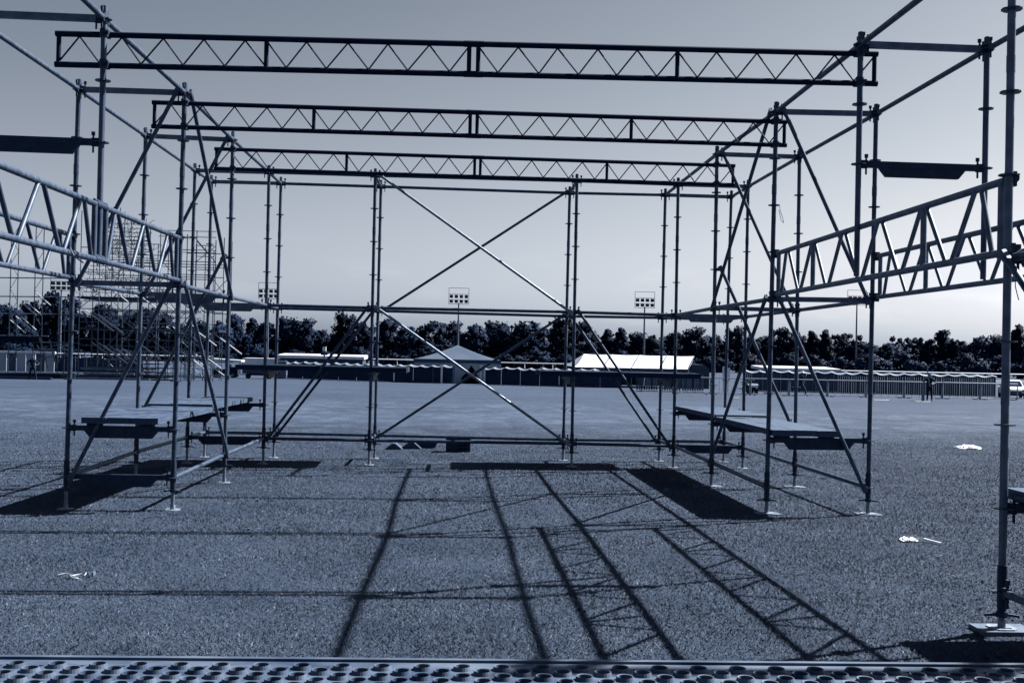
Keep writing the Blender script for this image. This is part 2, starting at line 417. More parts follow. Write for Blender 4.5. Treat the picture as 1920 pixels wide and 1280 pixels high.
PG = 'scaffold towers flanking the open bay'
left = thing('scaffold_tower', (X['LI'], Y['1'], zg(X['LI'], Y['1'])), 'left scaffold tower of galvanised tubes with timber decks, three bays deep', 'scaffold', PG)
right = thing('scaffold_tower', (X['RI'], Y['1'], zg(X['RI'], Y['1'])), 'right scaffold tower of dark galvanised tubes with timber decks, three bays deep', 'scaffold', PG)
for root, I, O, sx in ((left, 'LI', 'LO', 1), (right, 'RI', 'RO', -1)):
    for p in '1234':
        for l in (I, O):
            standard(root, l, p, board=int(p in '12' and I == 'RI'))
    for a, b in (('1', '2'), ('2', '3'), ('3', '4')):
        for l in (I, O):
            for k in (0, 4, 8): ledger(root, (l, a, k), (l, b, k))
    for p in '1234': transom(root, (O, p, 8), (I, p, 8))
    transom(root, (O, '1', 4), (I, '1', 4)); transom(root, (O, '2', 4), (I, '2', 4), reinforced=(I == 'LI'))
    transom(root, (O, '3', 4), (I, '3', 4), reinforced=True); transom(root, (O, '4', 4), (I, '4', 4))
    for p in '123': transom(root, (O, p, 1), (I, p, 1), DARK2, True)
    if I == 'LI': transom(root, (O, '1', 0), (I, '1', 0), DARK2, True)
    transom(root, (O, '3', 0), (I, '3', 0), DARK2, True); transom(root, (O, '4', 0), (I, '4', 0))
    f = Vector((0, -.055, 0))
    brace(root, (I, '1', 8), (O, '1', 4), f); brace(root, (I, '1', 4), (O, '1', 0), f)
    brace(root, (I, '2', 8), (O, '2', 4), f); brace(root, (I, '2', 5), (O, '2', 1), f)
    s = Vector((.05 * sx, 0, 0))
    brace(root, (I, '1', 8), (I, '2', 4), s); brace(root, (I, '1', 4), (I, '2', 0), s)
    transom(root, (I, '3', 2), (I, '4', 2), DARK2, True)

wall = thing('scaffold_wall', (0.19, Y['3'], zg(.19, Y['3'])), 'cross-braced scaffold wall at the rear joining the two towers', 'scaffold')
for l in ('ML', 'MR'):
    for p in '34': standard(wall, l, p)
    for k in (0, 4, 8): ledger(wall, (l, '3', k), (l, '4', k))
    transom(wall, (l, '3', 2), (l, '4', 2), DARK2, True)
for p in '34':
    for a, b in (('LI', 'ML'), ('ML', 'MR'), ('MR', 'RI')):
        for k in (0, 4, 8): ledger(wall, (a, p, k), (b, p, k), GALV2)
fr = Vector((0, -.055, 0)); bk = Vector((0, .055, 0))
brace(wall, ('ML', '3', 8), ('MR', '3', 4), fr, ZINC); brace(wall, ('ML', '3', 4), ('MR', '3', 0), fr, ZINC)
brace(wall, ('MR', '4', 8), ('ML', '4', 4), fr); brace(wall, ('MR', '4', 4), ('ML', '4', 0), fr)
for p in '34':
    brace(wall, ('ML', p, 4), ('LI', p, 0), fr, GALV2); brace(wall, ('MR', p, 4), ('RI', p, 0), fr, GALV2)

# near towers at the frame's edges
nr = thing('scaffold_tower', (X['RI'], Y['m'], zg(X['RI'], Y['m'])), 'nearest scaffold tower at the right edge, its corner standard on a pale sole board', 'scaffold', PG)
for p in 'nm':
    for l in ('RI', 'RO'): standard(nr, l, p, board=2, m=TRANS)
for l in ('RI', 'RO'):
    for k in (0, 4, 8): ledger(nr, (l, 'n', k), (l, 'm', k))
for p in 'nm':
    for k in (4, 8): transom(nr, ('RI', p, k), ('RO', p, k))
    transom(nr, ('RI', p, 1), ('RO', p, 1), DARK2, True)
brace(nr, ('RI', 'm', 4), ('RI', 'n', 0), (-.05, 0, 0)); brace(nr, ('RI', 'm', 4), ('RO', 'm', 0), (0, -.055, 0))
nl = thing('scaffold_tower', (X['LI'], Y['m'], zg(X['LI'], Y['m'])), 'scaffold tower beyond the left edge carrying the left girders', 'scaffold', PG)
for l in ('LI', 'LO'):
    standard(nl, l, 'm')
for k in (0, 4, 8): transom(nl, ('LO', 'm', k), ('LI', 'm', k))

# frames standing on the lattice girders, with the top ledgers that tie them in
GZ0, GZ1 = Z0 + 2.042, Z0 + 2.48
for I, O, sd in (('LI', 'LO', 'left'), ('RI', 'RO', 'right')):
    gf = thing('scaffold_portal', (X[I], Y['0'], GZ0), 'two-post scaffold frame standing on the %s pair of lattice girders' % sd, 'scaffold', 'frames standing on the girders')
    for l in (I, O):
        standard(gf, l, '0', 6, 8, base=False, zbot=GZ0 + .025)
        ledger(gf, (l, '0', 8), (l, '1', 8)); ledger(gf, (l, 'm', 8), (l, '0', 8))
    transom(gf, (O, '0', 8), (I, '0', 8)); transom(gf, (O, '0', 6), (I, '0', 6), DARK2, True)  # lower transom's shade is put in as darker steel

# ------------------------------------------------------------------ lattice girders
def girder(l, label, split):
    off = .0 if split else (.026)
    y0, y1 = Y['m'] + .03, Y['1'] - .03
    x0 = J(l, 'm', 5).x + off; x1 = J(l, '1', 5).x + off
    if l[0] == 'L': x0 = X[l]
    def P(t, z): return Vector((x0 + (x1 - x0) * t, y0 + (y1 - y0) * t, z))
    g = thing('lattice_girder', P(0, GZ0), label, 'lattice girder', 'lattice girders beside the open bay')
    m = TRANS if l[0] == 'R' else GALV
    def tubep(name, a, b, r, mm=m):
        mb = MB(); mb.tube(a, b, r, 12)
        return part(name, mb, mm, g, tuple(a))
    segs = ((0, .485), (.515, 1)) if split else ((0, 1),)
    for z in (GZ0, GZ1):
        for a, b in segs: 
            c = tubep('chord', P(a, z), P(b, z), .02415)
    e = .022
    posts = [e, 1 - e] + ([.485 - .012, .515 + .012] if split else [1 / 4, 3 / 4])
    for t in posts: tubep('post', P(t, GZ0), P(t, GZ1), .022)
    if split:
        for z in (GZ0, GZ1):
            mb = MB(); mb.tube(P(.47, z + .03), P(.53, z + .03), .012, 8); mb.tube(P(.475, z), P(.525, z), .03, 10); part('splice', mb, DARK2, g, tuple(P(.5, z)))
    n = 6
    for i in range(n):
        a, t, b = i / n, (i + .5) / n, (i + 1) / n
        ins = .008
        a_ = max(a, e * 1.6); b_ = min(b, 1 - e * 1.6)
        if split:
            if i == 3: a_ = .53
            if i == 2: b_ = .47
        tubep('web_strut', P(a_ + ins, GZ0), P(t - ins, GZ1), .017); tubep('web_strut', P(t + ins, GZ1), P(b_ - ins, GZ0), .017)
    for t in (0, 1):
        for z in (GZ0, GZ1):
            mb = MB(); q = P(t, z); mb.tube(q - Vector((0, .05, 0)), q + Vector((0, .05, 0)), .031, 10); mb.box(q.x - .03, q.x + .03, q.y - .02, q.y + .02, z - .045, z + .045)
            part('end_clamp', mb, DARK2, g, tuple(q), smooth=False)
    return g
girder('LI', 'left inner lattice girder, two spliced halves of pale tube nearest the open bay', True)
girder('LO', 'left outer lattice girder of pale tube, behind the inner left girder', True)
girder('RI', 'right inner lattice girder of dark tube nearest the open bay', False)
girder('RO', 'right outer lattice girder, seen through the inner right girder', False)

# ------------------------------------------------------------------ roof trusses
def truss(y, xl, xr, zl, zr, h, label):
    def P(t, dz): return Vector((xl + (xr - xl) * t, y, zl + (zr - zl) * t + dz - .055 * 0))
    g = thing('roof_truss', P(0, -h), label, 'roof truss', 'roof trusses across the open bay')
    L = xr - xl
    def tb(name, a, b, r, n=10):
        mb = MB(); mb.tube(a, b, r, n); return part(name, mb, DARK, g, tuple(a))
    gap = .009
    for a, b in ((0, .5 - .0015), (.5 + .0015, 1)):
        for dz in (0, -h): tb('chord', P(a, dz), P(b, dz), .024, 12)
    for dz in (0, -h):
        mb = MB(); mb.tube(P(.5 - .012, dz), P(.5 + .012, dz), .027, 10); part('splice', mb, DARK, g, tuple(P(.5, dz)))
    ps = [.004, .25, .5 - gap / 2 - .001, .5 + gap / 2 + .001, .75, .996]
    for t in ps: tb('post', P(t, 0), P(t, -h), .019)
    segs = [(ps[0], ps[1], 'B'), (ps[1], ps[2], 'T'), (ps[3], ps[4], 'T'), (ps[4], ps[5], 'T')]
    for a, b, st in segs:
        n = 10; pts = []
        for i in range(n + 1):
            t = a + (b - a) * (i / n)
            top = (i % 2 == 0) if st == 'T' else (i % 2 == 1)
            jit = random.uniform(-.0012, .0012) if 0 < i < n else 0
            pts.append(P(t + jit, -.018 if top else -h + .018))
        for q, w in zip(pts, pts[1:]):
            mb = MB(); mb.tube(q, w, .0072, 6); part('lacing_bar', mb, DARK, g, tuple(q))
    return g, P
def coupler(g, x, y, z):
    mb = MB(); mb.tube((x, y, z - .032), (x, y, z + .032), .034, 10); mb.tube((x - .032, y + .058, z), (x + .032, y + .058, z), .034, 10)
    mb.tube((x + .02, y - .045, z + .0), (x + .02, y - .02, z), .012, 6); mb.box(x - .01, x + .045, y - .04, y - .01, z - .012, z + .012)
    part('coupler', mb, DARK2, g, (x, y, z))
TR = [('0', -3.33, 3.46, 4.212, 4.278, 'nearest dark roof truss, highest and widest of the three over the bay'),
      ('1', -3.262, 3.458, 4.235, 4.240, 'middle dark roof truss of the three spanning the bay'),
      ('2', -3.18, 3.543, 4.224, 4.205, 'rear dark roof truss, lowest in view of the three spanning the bay')]
for p, xl, xr, zl, zr, lab in TR:
    g, P = truss(Y[p] + .058, xl, xr, zl, zr, .25, lab)
    for l in ('LI', 'RI'):
        j = J(l, p, 7.6); t = (j.x - xl) / (xr - xl)
        for dz in (0, -.25): coupler(g, j.x, j.y, P(t, dz).z)

# ------------------------------------------------------------------ timber decks
def plank_deck(name, label, x0, x1, y0, y1, z, n, th=.062, slope=0, batt=True, group='timber decks on the scaffold', along='y', m=TIMBER):
    g = thing(name, ((x0 + x1) / 2, y0, z), label, 'plank deck', group)
    w = ((x1 - x0) if along == 'y' else (y1 - y0)) / n
    for i in range(n):
        mb = MB(); j = random.uniform(-.008, .008); dz = random.uniform(0, .006); gp = .0025
        if along == 'y':
            a, b = x0 + i * w + gp, x0 + (i + 1) * w - gp
            mb.bar(((a + b) / 2, y0 + j, z + th / 2 + dz), ((a + b) / 2, y1 + j, z + th / 2 + dz + slope), b - a, th)
        else:
            a, b = y0 + i * w + gp, y0 + (i + 1) * w - gp
            mb.bar((x0 + j, (a + b) / 2, z + th / 2 + dz), (x1 + j, (a + b) / 2, z + th / 2 + dz), b - a, th)
        o = part('plank', mb, m, g, smooth=False)
    if batt:
        for yb in (y0 + .07, y1 - .07):
            for xb in (x0 + .12, x1 - .12):
                mb = MB(); zz = z + slope * (yb - y0) / (y1 - y0); mb.box(xb - .07, xb + .07, yb - .05, yb + .05, zz - .021, zz + .001); part('batten', mb, TIMBERD, g, smooth=False)
    return g
K1 = Z0 + .5
plank_deck('plank_deck', 'near timber deck in the left tower, lower front planks above the dark shadow', -3.86, -3.09, Y['1'] - .09, Y['2'] - .02, K1 + .048, 3, slope=-.012)
plank_deck('plank_deck', 'far timber deck in the left tower stepped just above the near one', -3.93, -3.11, Y['2'] - .01, Y['3'] + .16, K1 + .065, 3, slope=-.02)
plank_deck('plank_deck', 'near timber deck in the right tower, its end facing the camera', 3.325, 4.04, Y['1'] - .09, Y['2'] - .02, K1 + .048, 3, slope=-.012)
plank_deck('plank_deck', 'far timber deck in the right tower behind the near one', 3.34, 4.06, Y['2'] - .005, Y['3'] + .14, K1 + .06, 3, slope=-.018)
plank_deck('plank_deck', 'timber deck of the nearest right tower at the frame edge', 3.33, 4.3, Y['n'] - .1, Y['m'] + .1, K1 + .048, 4)
K2 = Z0 + 1.0
plank_deck('plank_deck', 'long dark planks lying across the rear left bay at waist height', -3.35, -.79, Y['3'] - .03, Y['4'] + .05, K2 + .03, 4, th=.075, batt=False, group='dark planks across the rear bays', along='x', m=TIMBERD)
plank_deck('plank_deck', 'long dark planks lying across the rear right bay at waist height', 1.238, 3.70, Y['3'] - .03, Y['4'] + .05, K2 + .03, 4, th=.075, batt=False, group='dark planks across the rear bays', along='x', m=TIMBERD)

# ------------------------------------------------------------------ perforated steel deck in the foreground
def steel_deck():
    ztop = .955; xa, xb = -1.75, 1.9; yf, yn = 2.68, 2.06
    g = thing('steel_deck_plank', (0, yf, ztop), 'perforated galvanised steel deck plank along the bottom edge', 'deck plank')
    px, ry = .0935, .0372; R, Ri = .0185, .0165; n = 20
    rows = range(15); cx0 = xa + .07; y_first = yf - .073
    mb = MB(); circ = [(math.cos(2 * PI * i / n), math.sin(2 * PI * i / n)) for i in range(n)]
    for r in rows:
        cy = y_first - r * ry
        nc = int((xb - xa - .14) / px)
        for c in range(nc):
            cx = cx0 + (c + (.5 if r % 2 else 0)) * px + .02
            vs = []
            for (u, v) in circ:    # diamond-hex cell of the staggered pattern
                # bisectors to the neighbours (+-px,0), (+-px/2,+-ry)
                best = 9
                for (dx, dy) in ((px, 0), (-px, 0), (px / 2, ry), (px / 2, -ry), (-px / 2, ry), (-px / 2, -ry), (0, 2 * ry), (0, -2 * ry)):
                    dn = (u * dx + v * dy)
                    if dn > 1e-6: best = min(best, (dx * dx + dy * dy) / 2 / dn)
                vs.append((cx + u * best * 1.0, cy + v * best, ztop))
            k = n
            for (rr, zz) in ((R + .004, ztop), (R + .0008, ztop + .009), (Ri, ztop + .008), (Ri - .0005, ztop - .03)):
                vs += [(cx + u * rr, cy + v * rr, zz) for u, v in circ]
            fs = []
            for q in range(4):
                for i in range(n): fs.append((q * n + i, q * n + (i + 1) % n, (q + 1) * n + (i + 1) % n, (q + 1) * n + i))
            mb.add(vs, fs)
    part('perforated_top', mb, STEELD, g, smooth=False)
    mb = MB(); ye = y_first + ry * 1.0
    # plain margin with folded lip along the far edge
    mb.box(xa, xb, y_first + .012, yf - .012, ztop - .004, ztop - .0005)
    mb.box(xa, xb, yf - .016, yf, ztop - .07, ztop + .006)
    part('folded_lip', mb, STEELD, g, smooth=False)
    mb = MB(); mb.box(xa, xb, y_first - 14 * ry - .06, y_first - 14 * ry - .012, ztop - .07, ztop - .0005); part('near_edge', mb, STEELD, g, smooth=False)
    mb = MB(); mb.box(xa + .02, xb - .02, y_first - 14 * ry - .01, yf - .02, ztop - .07, ztop - .06); part('shade_underside', mb, DARK, g, smooth=False)  # dark sheet below the top puts shade into the holes
    for x in (xa, xb):
        t = thing('trestle', (x, 2.37, zg(x, 2.37)), 'steel trestle under the %s end of the foreground deck plank' % ('left' if x < 0 else 'right'), 'trestle', 'trestles under the foreground deck')
        s = .05 if x < 0 else -.05
        mb = MB(); mb.tube((x + s, 2.05, ztop - .095), (x + s, 2.66, ztop - .095), .024, 10); part('bearer', mb, GALV, t)
        for y in (2.1, 2.62):
            mb = MB(); mb.tube((x + s, y, zg(x, y)), (x + s, y, ztop - .1), .022, 10); part('leg', mb, GALV, t)
STEELD = mat('foreground_deck_steel', .03, .12, .7, .15, 4, (1, 2.5, 1), .05, spec=.3, detail=8)
steel_deck()

# ------------------------------------------------------------------ far side of the field
F0 = 2072.35
def sx(px, y):
    """world x of the vertical plane seen at picture column px (near the horizon row), at depth y"""
    u = (px - 960) / F0; v = 0.012
    r = [RW[0][i] * u + RW[1][i] * v + RW[2][i] for i in range(3)]
    return r[0] / r[1] * y
def sz(px, py, y):
    u = (px - 960) / F0; v = (py - 640) / F0
    r = [RW[0][i] * u + RW[1][i] * v + RW[2][i] for i in range(3)]
    return CAMZ + r[2] / r[1] * y

# cloth boundary fence with scalloped white top, left and right of the gap before the grey marquee
def cloth_fence(label, p0, p1, h, npan, slats=False, m=NAVY, scal=True, cat='fence'):
    (x0, y0), (x1, y1) = p0, p1; L = math.hypot(x1 - x0, y1 - y0); dx, dy = (x1 - x0) / L, (y1 - y0) / L
    g = thing('boundary_fence', (x0, y0, zg(x0, y0)), label, cat, 'boundary fence round the far field')
    def P(t, z, off=0): x, y = x0 + dx * t - dy * off, y0 + dy * t + dx * off; return (x, y, zg(x, y) + z)
    w = L / npan
    for i in range(npan):
        a, b = i * w + .03, (i + 1) * w - .03; mb = MB()
        if slats:
            n = max(3, int((b - a) / .17)); s = (b - a) / n
            for k in range(n):
                q0, q1 = a + k * s + .008, a + (k + 1) * s - .012; o = random.uniform(0, .02)
                v = [P(q0, .02, o), P(q1, .02, o), P(q1, h - .08, o), P(q0, h - .08, o), P(q0, .02, o + .02), P(q1, .02, o + .02), P(q1, h - .08, o + .02), P(q0, h - .08, o + .02)]
                mb.add(v, [(0, 1, 2, 3), (7, 6, 5, 4), (0, 4, 5, 1), (1, 5, 6, 2), (2, 6, 7, 3), (3, 7, 4, 0)])
        else:
            n = 6; vs = []
            for k in range(n + 1):
                q = a + (b - a) * k / n; o = .03 * math.sin(k * 2.1 + i)
                vs += [P(q, .02, o), P(q, h - .05, o)]
            mb.add(vs, [(2 * k, 2 * k + 2, 2 * k + 3, 2 * k + 1) for k in range(n)])
        part('panel', mb, m, g, smooth=False, kind='stuff' if slats else None)
    for i in range(npan + 1):
        mb = MB(); mb.tube(P(i * w, 0, .08), P(i * w, h - .02, .08), .03, 6); part('post', mb, NAVY, g)
    if scal:   # sagging white valance along the top
        mb = MB(); vs = []; per = 1.15; n = int(L / per * 8)
        for k in range(n + 1):
            q = L * k / n; ph = (q / per) % 1; dip = .17 * (1 - abs(2 * ph - 1) ** 2.0) + .025 * math.sin(q * 1.7)
            th = .085 + .05 * math.sin(q * .9 + 1) ** 2
            vs += [P(q, h + .04 - dip * .8, .0), P(q, h + .04 - dip * .8 - th, -.34)]
        mb.add(vs, [(2 * k, 2 * k + 2, 2 * k + 3, 2 * k + 1) for k in range(n)])
        vs2 = [(x, y, z - .02) for x, y, z in vs]
        mb.add(vs2, [(2 * k, 2 * k + 1, 2 * k + 3, 2 * k + 2) for k in range(n)])
        part('valance', mb, VALM, g, smooth=False)
    return g
cloth_fence('dark cloth boundary fence with scalloped white top, left of the grey marquee', (sx(536, 106), 106), (sx(850, 97.5), 97.5), 1.62, 9)
cloth_fence('dark cloth boundary fence with scalloped white top, between grey and white marquees', (sx(906, 96), 96), (sx(1125, 91), 91), 1.55, 6)
cloth_fence('long slatted boundary fence with scalloped white top at the right', (sx(1398, 89.5), 89.5), (sx(1868, 87), 87), 1.75, 14, slats=True, m=SLAT)
for i, (px, yy) in enumerate(((829, 97.8), (852, 97.2), (902, 96.4), (909, 95.9))):
    x = sx(px, yy); z = zg(x, yy); mb = MB(); mb.box(x - .08, x + .08, yy - .4, yy - .24, z, z + 1.6); mb.box(x - .1, x + .1, yy - .42, yy - .22, z + 1.6, z + 1.66)
    solid('gate_post', mb, WHITEP if i != 1 else MAST, (x, yy - .3, z), ('white gate post at the left of the gap before the grey marquee', 'grey gate post just inside the left side of the gap', 'white gate post with box on top, right of the gap', 'right-hand white gate post against the dark fence')[i], 'gate post', 'gate posts in the gap before the marquee', smooth=False)

cloth_fence('plain dark cloth fence behind the far stage at the left', (sx(100, 113), 113), (sx(268, 113), 113), 1.5, 8, scal=False)
# running rail behind the fence
def running_rail(px0, px1, y0, y1, h, label):
    x0, x1 = sx(px0, y0), sx(px1, y1); L = math.hypot(x1 - x0, y1 - y0)
    g = thing('running_rail', (x0, y0, zg(x0, y0)), label, 'rail fence', 'white racecourse rails')
    def P(t, z): x, y = x0 + (x1 - x0) * t, y0 + (y1 - y0) * t; return Vector((x, y, zg(x, y) + z))
    mb = MB(); mb.tube(P(0, h), P(1, h), .06, 6); part('top_rail', mb, WHITEP, g)
    mb = MB(); mb.tube(P(0, h * .62), P(1, h * .62), .03, 6); part('lower_rail', mb, WHITEP, g)
    n = int(L / 2.2)
    for i in range(n + 1):
        mb = MB(); mb.tube(P(i / n, 0), P(i / n, h), .04, 6); part('post', mb, WHITEP, g)
running_rail(700, 790, 112, 112, 1.95, 'short white rail left of the grey marquee above the fence')
running_rail(932, 1090, 110, 108, 1.9, 'white rail between the marquees above the fence')
running_rail(1560, 1990, 104, 104, 1.85, 'long white rail behind the slatted fence at the right')
running_rail(-60, 400, 118, 118, 1.8, 'white rail behind the far scaffold stage at the left')

# grey marquee
def marquee(label, cx, cy, w, d, eave, apex, mr, mw, door=True):
    z = zg(cx, cy); g = thing('marquee', (cx, cy, z), label, 'marquee')
    x0, x1, y0, y1 = cx - w / 2, cx + w / 2, cy - d / 2, cy + d / 2
    mb = MB(); n = 10; vs = []
    ap = (cx, cy, z + apex); ring = []
    for a, b in (((x0, y0), (x1, y0)), ((x1, y0), (x1, y1)), ((x1, y1), (x0, y1)), ((x0, y1), (x0, y0))):
        for k in range(n): ring.append((a[0] + (b[0] - a[0]) * k / n, a[1] + (b[1] - a[1]) * k / n))
    N = len(ring); lev = 6
    for q in range(lev):
        t = q / lev
        for x, y in ring:
            sag = -.22 * math.sin(PI * t) * .5
            vs.append((x + (cx - x) * t, y + (cy - y) * t, z + eave + (apex - eave) * t + sag))
    vs.append(ap); fs = [(q * N + i, q * N + (i + 1) % N, (q + 1) * N + (i + 1) % N, (q + 1) * N + i) for q in range(lev - 1) for i in range(N)]
    fs += [((lev - 1) * N + i, (lev - 1) * N + (i + 1) % N, lev * N) for i in range(N)]
    mb.add(vs, fs); part('roof', mb, mr, g, smooth=True)
    mb = MB(); mb.box(x0 - .05, x1 + .05, y0 - .06, y0, z + eave - .3, z + eave + .02); mb.box(x0 - .05, x1 + .05, y1, y1 + .06, z + eave - .3, z + eave + .02)
    mb.box(x0 - .06, x0, y0, y1, z + eave - .3, z + eave + .02); mb.box(x1, x1 + .06, y0, y1, z + eave - .3, z + eave + .02); part('valance', mb, mr, g, smooth=False)
    for nm, a in (('left_wall', (x0, x0 + .04, y0, y1)), ('right_wall', (x1 - .04, x1, y0, y1)), ('back_wall', (x0, x1, y1 - .04, y1))):
        mb = MB(); mb.box(*a, z, z + eave - .28); part('wall', mb, mw, g, smooth=False)
    # front wall with drawn door curtains
    q = cx + .45
    for xa, xb in ((x0, q - .1), (cx + 2.0, x1)): mb = MB(); mb.box(xa, xb, y0, y0 + .04, z, z + eave - .28); part('front_wall', mb, mw, g, smooth=False)
    for s, xa, xb in ((1, q - .1, q + .5), (-1, cx + 2.0, cx + 1.6)):
        mb = MB(); zt = z + eave - .28
        mb.add([(xa, y0, zt), (xb + s * .45, y0 - .05, zt), (xb - s * .1, y0 - .12, z + 1.05), (xa, y0, z + .5), (xa, y0 + .05, zt), (xb + s * .45, y0 + .02, zt), (xb - s * .1, y0 - .04, z + 1.05), (xa, y0 + .05, z + .5)],
               [(0, 1, 2, 3), (7, 6, 5, 4), (0, 4, 5, 1), (1, 5, 6, 2), (2, 6, 7, 3), (3, 7, 4, 0)]); part('door_curtain', mb, mw, g, smooth=False)
    mb = MB(); mb.tube((cx, cy, z), (cx, cy, z + apex), .05, 6); part('centre_pole', mb, MAST, g)
    for x in (x0, x1):
        for y in (y0, y1): mb = MB(); mb.tube((x, y, z), (x, y, z + eave), .045, 6); part('leg', mb, MAST, g)
    return g
marquee('grey pyramid-roofed marquee with an open entrance behind the fence gap', sx(858, 104), 104, 7.8, 7.8, 2.15, 3.5, GREYC, GREYW)

def ridge_marquee():
    y0, yr, y1 = 95.5, 99.5, 103.5; xa, xb = sx(1078, y0), sx(1291, y0); z = zg(xa, y0)
    g = thing('marquee', ((xa + xb) / 2, y0, z), 'long white ridge-roofed marquee with grey open sides', 'marquee')
    e = sz(1180, 689.5, y0); r = sz(1195, 665.5, yr); ra, rb = sx(1095, yr), sx(1302, yr)
    nb = 4
    for i in range(nb):
        t0, t1 = i / nb, (i + 1) / nb; mb = MB(); vs = []; n = 6
        for k in range(n + 1):
            t = t0 + (t1 - t0) * k / n; dip = .0
            for s in range(5):
                u = s / 4; sag = -.12 * math.sin(PI * u) - .04 * math.sin(PI * k / n)
                xx0 = xa + (xb - xa) * t; xr = ra + (rb - ra) * t
                vs.append((xx0 + (xr - xx0) * u, y0 + (yr - y0) * u, e + (r - e) * u + sag))
        mb.add(vs, [(k * 5 + s, (k + 1) * 5 + s, (k + 1) * 5 + s + 1, k * 5 + s + 1) for k in range(n) for s in range(4)])
        part('roof_bay', mb, WHITE, g)
        mb = MB(); mb.bar((xa + (xb - xa) * t1, y0, e + .01), (ra + (rb - ra) * t1, yr, r + .01), .05, .05); part('roof_seam', mb, GREYC, g, smooth=False)
    mb = MB(); mb.add([(xa, y1, e), (xb, y1, e), (rb, yr, r), (ra, yr, r)], [(0, 1, 2, 3)]); part('rear_roof', mb, WHITE, g, smooth=False)
    mb = MB(); mb.add([(xa, y0, e), (ra, yr, r), (xa, y1, e)], [(0, 1, 2)]); mb.add([(xb, y0, e), (xb, y1, e), (rb, yr, r)], [(0, 1, 2)]); part('gable', mb, WHITE, g, smooth=False)
    mb = MB(); mb.box(xa, xb, y0 - .03, y0 + .01, e - .4, e); part('valance', mb, GREYC, g, smooth=False)
    mb = MB(); mb.box(xa, xb, y1 - .06, y1, z, e); part('back_wall', mb, GREYC, g, smooth=False)
    mb = MB(); mb.box(xa + .1, xa + (xb - xa) * .42, y0 + .3, y0 + .36, z, e - .3); part('side_wall', mb, NAVY, g, smooth=False)
    mb = MB(); mb.box(xa + (xb - xa) * .8, xb, y0 + .3, y0 + .36, z, e - .2); part('side_wall', mb, GREYC, g, smooth=False)
    for k in range(nb + 1):
        x = xa + (xb - xa) * k / nb
        for y in (y0, y1): mb = MB(); mb.tube((x, y, z), (x, y, e), .05, 6); part('leg', mb, MAST, g)
ridge_marquee()
def annex():
    y = 97.5; xa, xb = sx(1288, y), sx(1312, y); z = zg(xa, y); g = thing('small_tent', (xa, y, z), 'small grey tent against the right end of the white marquee', 'tent')
    e, r = sz(1300, 693, y), sz(1300, 683, y)
    mb = MB(); mb.box(xa, xb + .9, y, y + 3, z, e); part('wall', mb, GREYC, g, smooth=False)
    mb = MB(); mb.prism([(xa - .1, e), (xb + 1, e), (xb + .4, r), (xa + .2, r)], 'y', y - .1, y + 3.1); part('roof', mb, GREYC, g, smooth=False)
annex()

def low_building(label, px0, px1, y, ztop, th, wall, tail):
    xa, xb = sx(px0, y), sx(px1, y); z = zg(xa, y)
    g = thing('low_building', ((xa + xb) / 2, y, z), label, 'building', 'low white-roofed buildings behind the fence')
    mb = MB(); mb.add([(xa, y - .6, ztop - th), (xb, y - .6, ztop - th - tail), (xb, y + 4, ztop - th - tail + .1), (xa, y + 4, ztop - th + .1), (xa, y - .6, ztop), (xb, y - .6, ztop - tail), (xb, y + 4, ztop - tail + .15), (xa, y + 4, ztop + .15)],
                      [(3, 2, 1, 0), (4, 5, 6, 7), (0, 1, 5, 4), (1, 2, 6, 5), (2, 3, 7, 6), (3, 0, 4, 7)]); part('roof', mb, WHITEP, g, smooth=False)
    mb = MB(); mb.box(xa + .2, xb - .2, y, y + 3.8, z, ztop - th - tail - .02); part('wall', mb, wall, g, smooth=False)
    n = max(2, int((xb - xa) / 2))
    for k in range(n):
        x = xa + (xb - xa) * (k + .5) / n; mb = MB(); mb.box(x - .5, x + .5, y - .03, y + .02, z + 1.0, ztop - th - tail - .12); w = part('window', mb, GLASS, g, smooth=False)
    return g
low_building('long low building with a flat white roof behind the left fence', 522, 684, 116, sz(600, 666.5, 116), .3, SLAT, .02)
low_building('low building with a thin white roof behind the right slatted fence', 1430, 1574, 100, sz(1500, 690, 100), .22, NAVY, .02)
def block(name, label, cat, px0, px1, y, dpt, h, m, group=None, rib=0):
    xa, xb = sx(px0, y), sx(px1, y); z = zg((xa + xb) / 2, y); mb = MB()
    if rib:
        w = (xb - xa) / rib
        for k in range(rib): mb.box(xa + k * w, xa + (k + .6) * w, y - .05, y + dpt, z, z + h); mb.box(xa + (k + .6) * w, xa + (k + 1) * w, y, y + dpt, z, z + h - .02)
    else: mb.box(xa, xb, y, y + dpt, z, z + h)
    return solid(name, mb, m, ((xa + xb) / 2, y, z), label, cat, group, smooth=False)
block('ribbed_panel', 'pale ribbed panel stack standing at the left end of the scalloped fence', 'panel', 519, 538, 104, .5, 1.65, PALE, rib=6)
block('toilet_cabin', 'grey cabin beside the white marquee behind the planks', 'cabin', 1128, 1166, 93, 1.4, 1.05, CLOTH2)
for px0, px1, yt, lab in ((1355.5, 1360.5, 687, 'upright white board on a post, left one of the pair behind the barriers'), (1364, 1369.5, 689, 'upright white board on a post, right one of the pair behind the barriers')):
    y = 84; xa, xb = sx(px0, y), sx(px1, y); z = zg(xa, y); g = thing('white_board', ((xa + xb) / 2, y, z), lab, 'board', 'white boards on posts behind the barriers')
    mb = MB(); mb.box(xa, xb, y, y + .06, sz(px0, 714, y), sz(px0, yt, y)); part('board', mb, WHITEP, g, smooth=False)
    mb = MB(); mb.tube(((xa + xb) / 2, y + .1, z), ((xa + xb) / 2, y + .1, sz(px0, 692, y)), .03, 6); part('post', mb, MAST, g)
